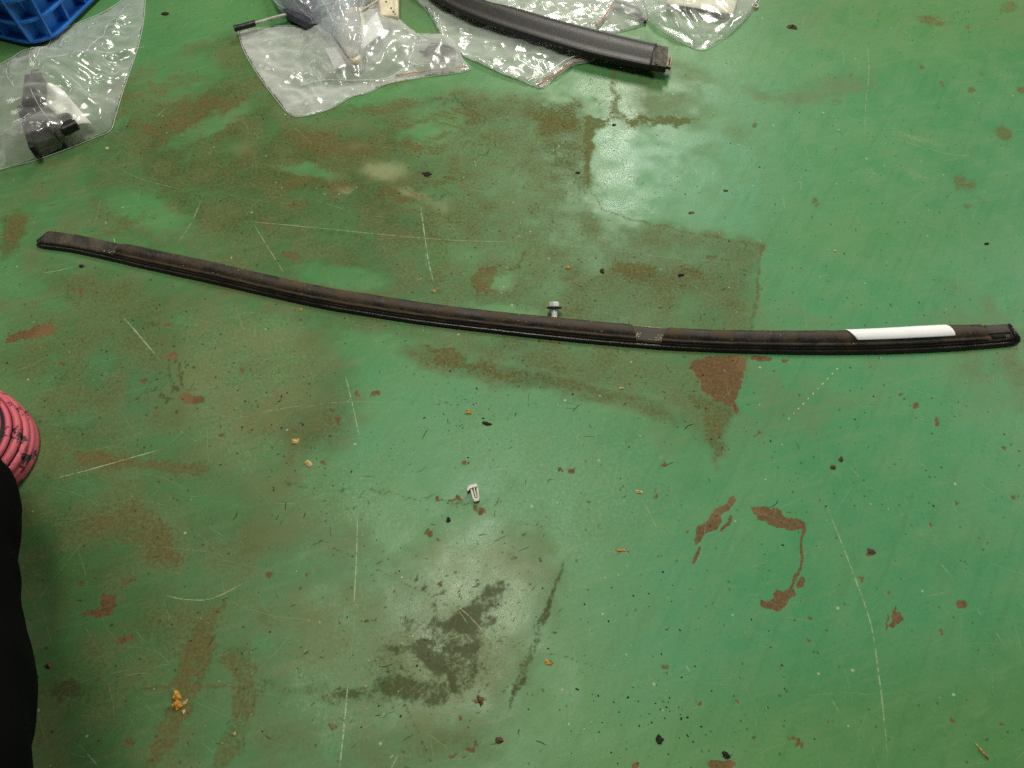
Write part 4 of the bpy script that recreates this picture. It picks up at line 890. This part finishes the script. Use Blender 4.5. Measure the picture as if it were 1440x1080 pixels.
lab2 = sheet('label_card', [(457, 68, .010), (470, 97, .008), (487, 92, .010), (474, 66, .014)], M_PAPER, n=6, bow=.001, seed=5); tag(lab2, 'small white label slip showing through the milky zip bag', 'label')
bl = [quadbox([(594, 74), (640, 84), (641, 66), (606, 58)], .001, .007, 'body', M_BLKP, .002), strand('rim', [(590, 72), (615, 79), (639, 82)], .008, .0014, M_BLKP)]
settle(empty('rubber_part', tuple(G(615, 72)), label='dark rubber part in the right end of the milky zip bag', cat='part'), *bl)
fo = [quadbox([(472, 62), (496, 86), (506, 82), (514, 30), (508, 8), (486, 8), (474, 28)], .004, .024, 'pad', M_FOAM, .006), strand('edge_strip', [(470, 52), (484, 72), (496, 88)], [.024, .022, .018], .0016, M_BLKP)]
settle(empty('foam_block', tuple(G(495, 50)), label='cream foam block with a dark edge wrapped in the grey bag', cat='foam'), *fo)
# ---- grey pointed bag lying over it
mk_bag('greyish clear bag hanging to a point over the milky zip bag', [(372, -25), (384, 6), (396, 23), (440, 42), (462, 64), (478, 84), (500, 106), (514, 92), (514, 60), (510, 30), (522, 8), (545, -25), (470, -45)], M_GREY,
       bumps=[(495, 60, .030, .030), (495, 20, .035, .034), (420, 5, .035, .024)], cell=.0048, slack=1.085, seed=21, folds=[(440, 0, 490, 90, .004), (470, 0, 500, 95, .004), (520, 0, 505, 90, .003), (400, 10, 450, 45, .003)], press=.0004, lift=lambda P: np.clip((P[:, 1] - G(0, 110).y) * .10, 0, .018) + .004)
dk = quadbox([(388, -25), (400, 16), (436, 34), (452, 30), (440, -25)], .004, .018, 'body', simple('slate_plastic', (0.045, 0.045, 0.06), .5), .004)
settle(empty('slate_part', tuple(G(420, 5)), label='dark slate coloured part inside the grey bag at the top edge', cat='part'), dk)
# ---- rod with a black cap
rp = [(352, 34.5), (375, 28), (396, 22), (430, 14), (470, 4)]
rod = strand('rod', rp, .013, .0022, simple('grey_rod', (0.42, 0.41, 0.36), .45)); capr = strand('end_cap', [(329, 40.5), (331, 40), (345, 36.5), (357, 33), (359, 32.5)], .013, [.0030] + [.0042] * 31 + [.0036], M_BLKP, per=8, seg=14)
settle(empty('rod', tuple(G(345, 36)), label='thin grey rod with a black end cap sticking out left of the bags', cat='rod'), rod, capr)
# ---- cream connector with wire
cn = [quadbox([(534, 21), (560, 22), (560, -30), (528, -30)], .010, .024, 'body', M_CREAM, .003), strand('ridge', [(556, 20), (555, 0), (553, -25)], .0245, .0016, M_CREAM)]
cn += [quadbox([(x, y), (x + 2.2, y + .3), (x + 2.2, y - 2), (x, y - 2)], .0238, .0246, 'rust_spot', M_BRASS, .0003) for (x, y) in ((542, 3), (549, 12), (552, 17))]
settle(empty('connector', tuple(G(547, 10)), label='cream plastic connector with rusty dots at the top edge', cat='connector'), *cn)
wr_ = strand('wire', [(503, 22), (510, 14), (525, 5), (545, -8)], [.022, .024, .022, .02], .0016, simple('tan_wire', (0.45, 0.38, 0.27), .5)); tag(wr_, 'thin tan wire curving between the grey bag and the cream connector', 'wire')
# ---- crinkled bag under the moulding
zr = [strand('zip_line', [(756, 120), (785, 102), (812, 84), (838, 76)], [.004, .006, .006, .005], .0008, M_ZIPR), strand('zip_line', [(838, 36), (852, 20), (868, -5)], .007, .0008, M_ZIPR), strand('zip_rail', [(748, 117), (775, 99), (800, 82), (830, 74)], [.004, .006, .007, .005], .0007, M_ZIPW)]
mk_bag('crinkled zip bag with red seal lines pinned under the black moulding', [(560, -20), (597, 12), (618, 42), (640, 68), (668, 86), (700, 101), (732, 114), (763, 125), (780, 110), (803, 95), (838, 82), (850, 60), (838, 44), (856, 24), (874, -5), (880, -25), (700, -45)], M_CRK,
       bumps=[(720, 75, .03, .003), (790, 20, .04, .005)], cell=.0046, slack=1.10, seed=31, ridge=.003, press=.00030, top=.0115, extra=zr)
# ---- small bag with a black cable behind the moulding
mk_bag('small clear bag with black cable tucked behind the moulding end', [(840, 44), (862, 47), (885, 42), (912, 30), (905, 0), (900, -25), (870, -25), (858, 15)], M_CRK, bumps=[(882, 15, .02, .008)], cell=.0052, slack=1.07, seed=41, press=.0002)
cb_ = [strand('cable', [(862, 12), (878, 14), (895, 20), (908, 32)], [.003, .006, .006, .003], .0022, M_BLKP), strand('cable', [(866, 2), (880, 6), (896, 12), (902, 20)], [.007, .009, .008, .006], .0022, M_BLKP)]
settle(empty('cable', tuple(G(885, 15)), label='short black cable loop inside the small bag behind the moulding', cat='cable'), *cb_)
# ---- clear bag at the top right
mk_bag('clear bag with a cream label at the top edge right of the moulding', [(880, -25), (893, 2), (908, 24), (925, 40), (945, 53), (965, 64), (985, 71.5), (1000, 67), (1020, 54), (1042, 34), (1060, 14), (1070, -2), (1080, -25)], M_CLR,
       bumps=[(945, 25, .03, .010), (990, 0, .04, .012)], cell=.0048, slack=1.07, seed=51, press=.0004, folds=[(935, 20, 955, 50, .004), (960, 15, 985, 45, .004), (900, 0, 930, 35, .003), (1000, 60, 1040, 25, .002)])
M_CRL = simple('cream_label_paper', (0.74, 0.69, 0.55), .6, .05, 80)
l3 = sheet('label_card', [(937, 5, .012), (1031, 21, .010), (1042, -22, .012), (944, -30, .014)], M_CRL, n=8, bow=.001, seed=8); l3.name = 'label_card'; tag(l3, 'cream label card showing through the clear bag at the top right', 'label')
M_INK = simple('grey_print', (0.36, 0.33, 0.26), .7)
def flat_bit(pts, z, name, mat):
    v = [G(x, y, z) for x, y in pts]; return mesh_obj(name, v, [list(range(len(v)))], mat, None, smooth=False)
hole = mesh_obj('hang_ring', *(lambda c_: ([c_ + Vector((math.cos(t_) * (R_ + r_ * math.cos(s_)), math.sin(t_) * (R_ + r_ * math.cos(s_)), r_ * math.sin(s_))) for R_, r_ in ((.0042, .0012),) for t_ in [2 * math.pi * i / 20 for i in range(20)] for s_ in [2 * math.pi * j / 8 for j in range(8)]],
                         [[i * 8 + j, i * 8 + (j + 1) % 8, ((i + 1) % 20) * 8 + (j + 1) % 8, ((i + 1) % 20) * 8 + j] for i in range(20) for j in range(8)]))(G(1062, 8, .003)), simple('tan_ring', (0.55, 0.45, 0.30), .4), None)
tag(hole, 'tiny tan plastic ring at the right edge of the clear top bag', 'ring')

# ================================================================== crumbs and grit
M_DCR = simple('dark_crumb', (0.018, 0.013, 0.008), .85, .5, 500, .8, .0008); M_BCR = simple('brown_crumb', (0.085, 0.050, 0.028), .85, .45, 500, .8, .0008)
M_YCR = simple('yellow_crumb', (0.50, 0.28, 0.035), .7, .3, 350, .8, .0008, col2=(0.38, 0.17, 0.03)); M_TCR = simple('tan_crumb', (0.50, 0.36, 0.15), .8, .3, 400, .8, .0008); M_WOOD = simple('wood_splinter', (0.40, 0.24, 0.10), .8, .4, 300, .5)
def crumb_mesh(c_, rx, ry, h_, rot, seed, seg=12, rings=4):
    v = []; ca, sa_ = math.cos(rot), math.sin(rot)
    for i in range(rings):
        ph = (i + .15) / (rings - .4) * math.pi / 2
        for s in range(seg):
            th = 2 * math.pi * s / seg; rr = math.cos(ph) * (.78 + .5 * mnoise.noise(Vector((math.cos(th) * 1.3, math.sin(th) * 1.3, seed + i * .25))))
            x, y = rx * rr * math.cos(th), ry * rr * math.sin(th); v.append((c_.x + x * ca - y * sa_, c_.y + x * sa_ + y * ca, max(.0001, h_ * math.sin(ph) * (.75 + .6 * mnoise.noise(Vector((x * 700, y * 700, seed)))))))
    f = [[i * seg + s, i * seg + (s + 1) % seg, (i + 1) * seg + (s + 1) % seg, (i + 1) * seg + s] for i in range(rings - 1) for s in range(seg)] + [list(range(seg)), list(range((rings - 1) * seg, rings * seg))]
    return v, f
def crumb(name, cat, label, x, y, wpx, hpx, h_, rot, mat):
    c_ = G(x, y); s = 1 / ((FPX * sp - (540 - y) * cp) / CAM_H); v, f = crumb_mesh(c_, wpx * .5 * s, hpx * .5 * s / .85, h_, math.radians(rot), x * .13 + y * .07)
    return tag(mesh_obj(name, v, f, mat, None, smooth=False), label, cat)
CR = [('rubber_scrap', 'scrap', 'oval dark rubber scrap between the milky bag and the weatherstrip', 600, 245, 17, 10, .0022, -5, M_DCR), ('rubber_scrap', 'scrap', 'ridged dark brown scrap right of the clear top bag', 1114, 38, 17, 11, .0035, -20, M_BCR),
      ('crumb', 'crumb', 'round black crumb just below the left end of the weatherstrip', 115, 374.5, 9, 6.5, .003, 0, M_DCR), ('crumb', 'crumb', 'black crumb beside the brown border stain below the moulding', 813, 243, 8, 5, .0018, 10, M_DCR), ('crumb', 'crumb', 'black crumb at the crossing of the brown T stain', 863, 176, 7, 6, .0018, 30, M_DCR),
      ('crumb', 'crumb', 'dark upright crumb right of the yellow crumb above the bolt', 847, 381, 7, 10, .0022, 10, M_DCR), ('crumb', 'crumb', 'dark brown crumb in the stain above the notch of the weatherstrip', 958, 387, 11, 6, .0020, 25, M_DCR), ('crumb', 'crumb', 'black round crumb below the grey push clip', 630.5, 731, 8, 9, .0024, 0, M_DCR),
      ('crumb', 'crumb', 'dark olive crumb right of the orange crumb below the weatherstrip', 685, 596, 16, 7, .0022, -10, M_DCR), ('crumb', 'crumb', 'brown oval crumb right of centre, the lower of a pair', 1171, 657, 10, 8, .002, 0, M_BCR), ('crumb', 'crumb', 'brown oval crumb right of centre, the upper of a pair', 1183, 646, 8, 10, .002, -20, M_BCR),
      ('crumb', 'crumb', 'dark reddish crumb near the bottom edge right of centre', 927, 1040, 14, 15, .003, 0, M_DCR), ('rubber_scrap', 'scrap', 'black flake on the rusty patch at the bottom edge', 1021, 1062, 18, 8, .0025, -25, M_DCR), ('crumb', 'crumb', 'dark crumb near the right edge above the weatherstrip sticker', 1388, 343, 9, 5, .0018, 10, M_DCR),
      ('crumb', 'crumb', 'dark crumb at the top of the floor left of the rod', 232, 20, 15, 8, .003, 5, M_DCR), ('crumb', 'crumb', 'brown leaf shaped crumb right of the glossy patch', 972, 299, 11, 6, .001, 10, M_BCR), ('crumb', 'crumb', 'small brown crumb far right of the glossy patch', 1021, 268, 8, 5, .0015, 20, M_BCR),
      ('yellow_flake', 'flake', 'large broken yellow flake near the lower left corner', 249, 979, 16, 18, .004, 10, M_YCR), ('yellow_flake', 'flake', 'lower half of the broken yellow flake near the lower left corner', 250, 992, 17, 17, .0045, 60, M_YCR), ('yellow_flake', 'flake', 'pale sliver beside the broken yellow flake near the lower left corner', 260, 988, 5, 11, .002, -35, M_TCR), ('yellow_flake', 'flake', 'tiny pale bit below the broken yellow flake', 259, 1001, 6, 6, .002, 0, M_TCR),
      ('crumb', 'crumb', 'pale yellow crumb touching the upper edge of the weatherstrip centre', 610, 409.5, 9, 6, .0025, 0, M_TCR), ('crumb', 'crumb', 'yellow crumb above and right of the bolt', 800, 377, 8, 8, .0025, 0, M_YCR), ('crumb', 'crumb', 'tiny yellow crumb just below the weatherstrip left of centre', 424, 436, 6, 6, .002, 0, M_YCR), ('crumb', 'crumb', 'orange crumb below the weatherstrip at centre', 660, 580, 13, 11, .0028, 20, M_YCR),
      ('crumb', 'crumb', 'tan crumb left of centre, the upper of two', 415, 620, 16, 10, .0022, -15, M_TCR), ('crumb', 'crumb', 'tan crumb left of centre, the lower of two', 434, 652, 17, 9, .0024, -30, M_TCR), ('crumb', 'crumb', 'small yellow crumb below the notch of the weatherstrip', 874, 546, 8, 4, .0015, 10, M_TCR), ('crumb', 'crumb', 'tan ribbed crumb left of the hexagonal rust mark', 898, 692, 13, 7, .0018, -5, M_TCR),
      ('crumb', 'crumb', 'orange brown flake lower right beside the long scratch', 1226, 776, 15, 9, .0018, -35, M_BCR), ('crumb', 'crumb', 'orange brown crumb left of the hexagonal rust mark', 874, 774, 16, 5, .0016, -5, M_YCR), ('crumb', 'crumb', 'reddish crumb on the right rim of the dark grease patch', 675, 986, 10, 16, .002, 25, M_BCR), ('crumb', 'crumb', 'olive crumb right of the dark grease streak', 770, 932, 14, 7, .0015, -25, M_YCR),
      ('splinter', 'splinter', 'pale brown wood splinter near the lower right corner', 1382, 1058, 5, 24, .0025, 32, M_WOOD), ('crumb', 'crumb', 'tiny white crumb above the weatherstrip near the right end', 1174, 353, 7, 4, .0015, 0, M_TCR), ('crumb', 'crumb', 'pale crumb on the upper edge of the weatherstrip left half', 386, 391, 5, 4, .002, 0, M_TCR), ('crumb', 'crumb', 'pinkish crumb near the black trousers', 68, 936, 9, 9, .0025, 0, M_BCR), ('crumb', 'crumb', 'tan crumb between the yellow flake and the bottom edge', 330, 1032, 5, 7, .002, 0, M_TCR), ('crumb', 'crumb', 'pale green crumb below the left bag', 151, 209, 6, 7, .0025, 0, M_TCR), ('crumb', 'crumb', 'rusty crumb at the end of the red streak on the bottom edge', 702, 1041, 15, 10, .002, 10, M_BCR)]
for c_ in CR: crumb(*c_)
def grit(name, n, mat, rmin, rmax, centre=None):
    v, f = [], []
    for i in range(n):
        if centre: cx, cy, sx_, sy_ = random.choice(centre); px_, py_ = random.gauss(cx, sx_), random.gauss(cy, sy_); q = G(px_, py_)
        else: q = Vector((random.uniform(-.8, .8), random.uniform(0.0, 1.08), 0))
        r = random.uniform(rmin, rmax) * random.choice([.6, .8, 1, 1.2]); an = random.random() * 6; el = random.uniform(1, 2.2); b_ = len(v)
        for t_ in range(5):
            th = t_ * 1.2566 + random.uniform(-.3, .3); rr = r * random.uniform(.7, 1.2); x, y = rr * el * math.cos(th), rr * math.sin(th)
            v.append((q.x + x * math.cos(an) - y * math.sin(an), q.y + x * math.sin(an) + y * math.cos(an), .00005))
        v.append((q.x, q.y, r * random.uniform(.4, .9))); f += [[b_ + t_, b_ + (t_ + 1) % 5, b_ + 5] for t_ in range(5)]
    o = mesh_obj(name, v, f, mat, None, smooth=False); return o
tag(grit('dark_grit', 620, M_DCR, .0003, .0009, [(600, 880, 160, 120), (840, 250, 90, 120), (940, 900, 120, 100), (1150, 200, 120, 90), (700, 600, 100, 60), (920, 1010, 50, 40), (350, 560, 120, 80), (800, 400, 160, 60), (1200, 650, 140, 120), (1000, 420, 150, 60), (660, 575, 30, 20), (720, 200, 500, 150)]), 'fine dark grit strewn over the green floor', 'grit', kind='stuff')
tag(grit('pale_grit', 230, M_TCR, .0003, .0007, [(700, 540, 420, 320), (600, 900, 150, 100), (1200, 250, 160, 140), (640, 330, 200, 80)]), 'fine pale grit strewn over the green floor', 'grit', kind='stuff')
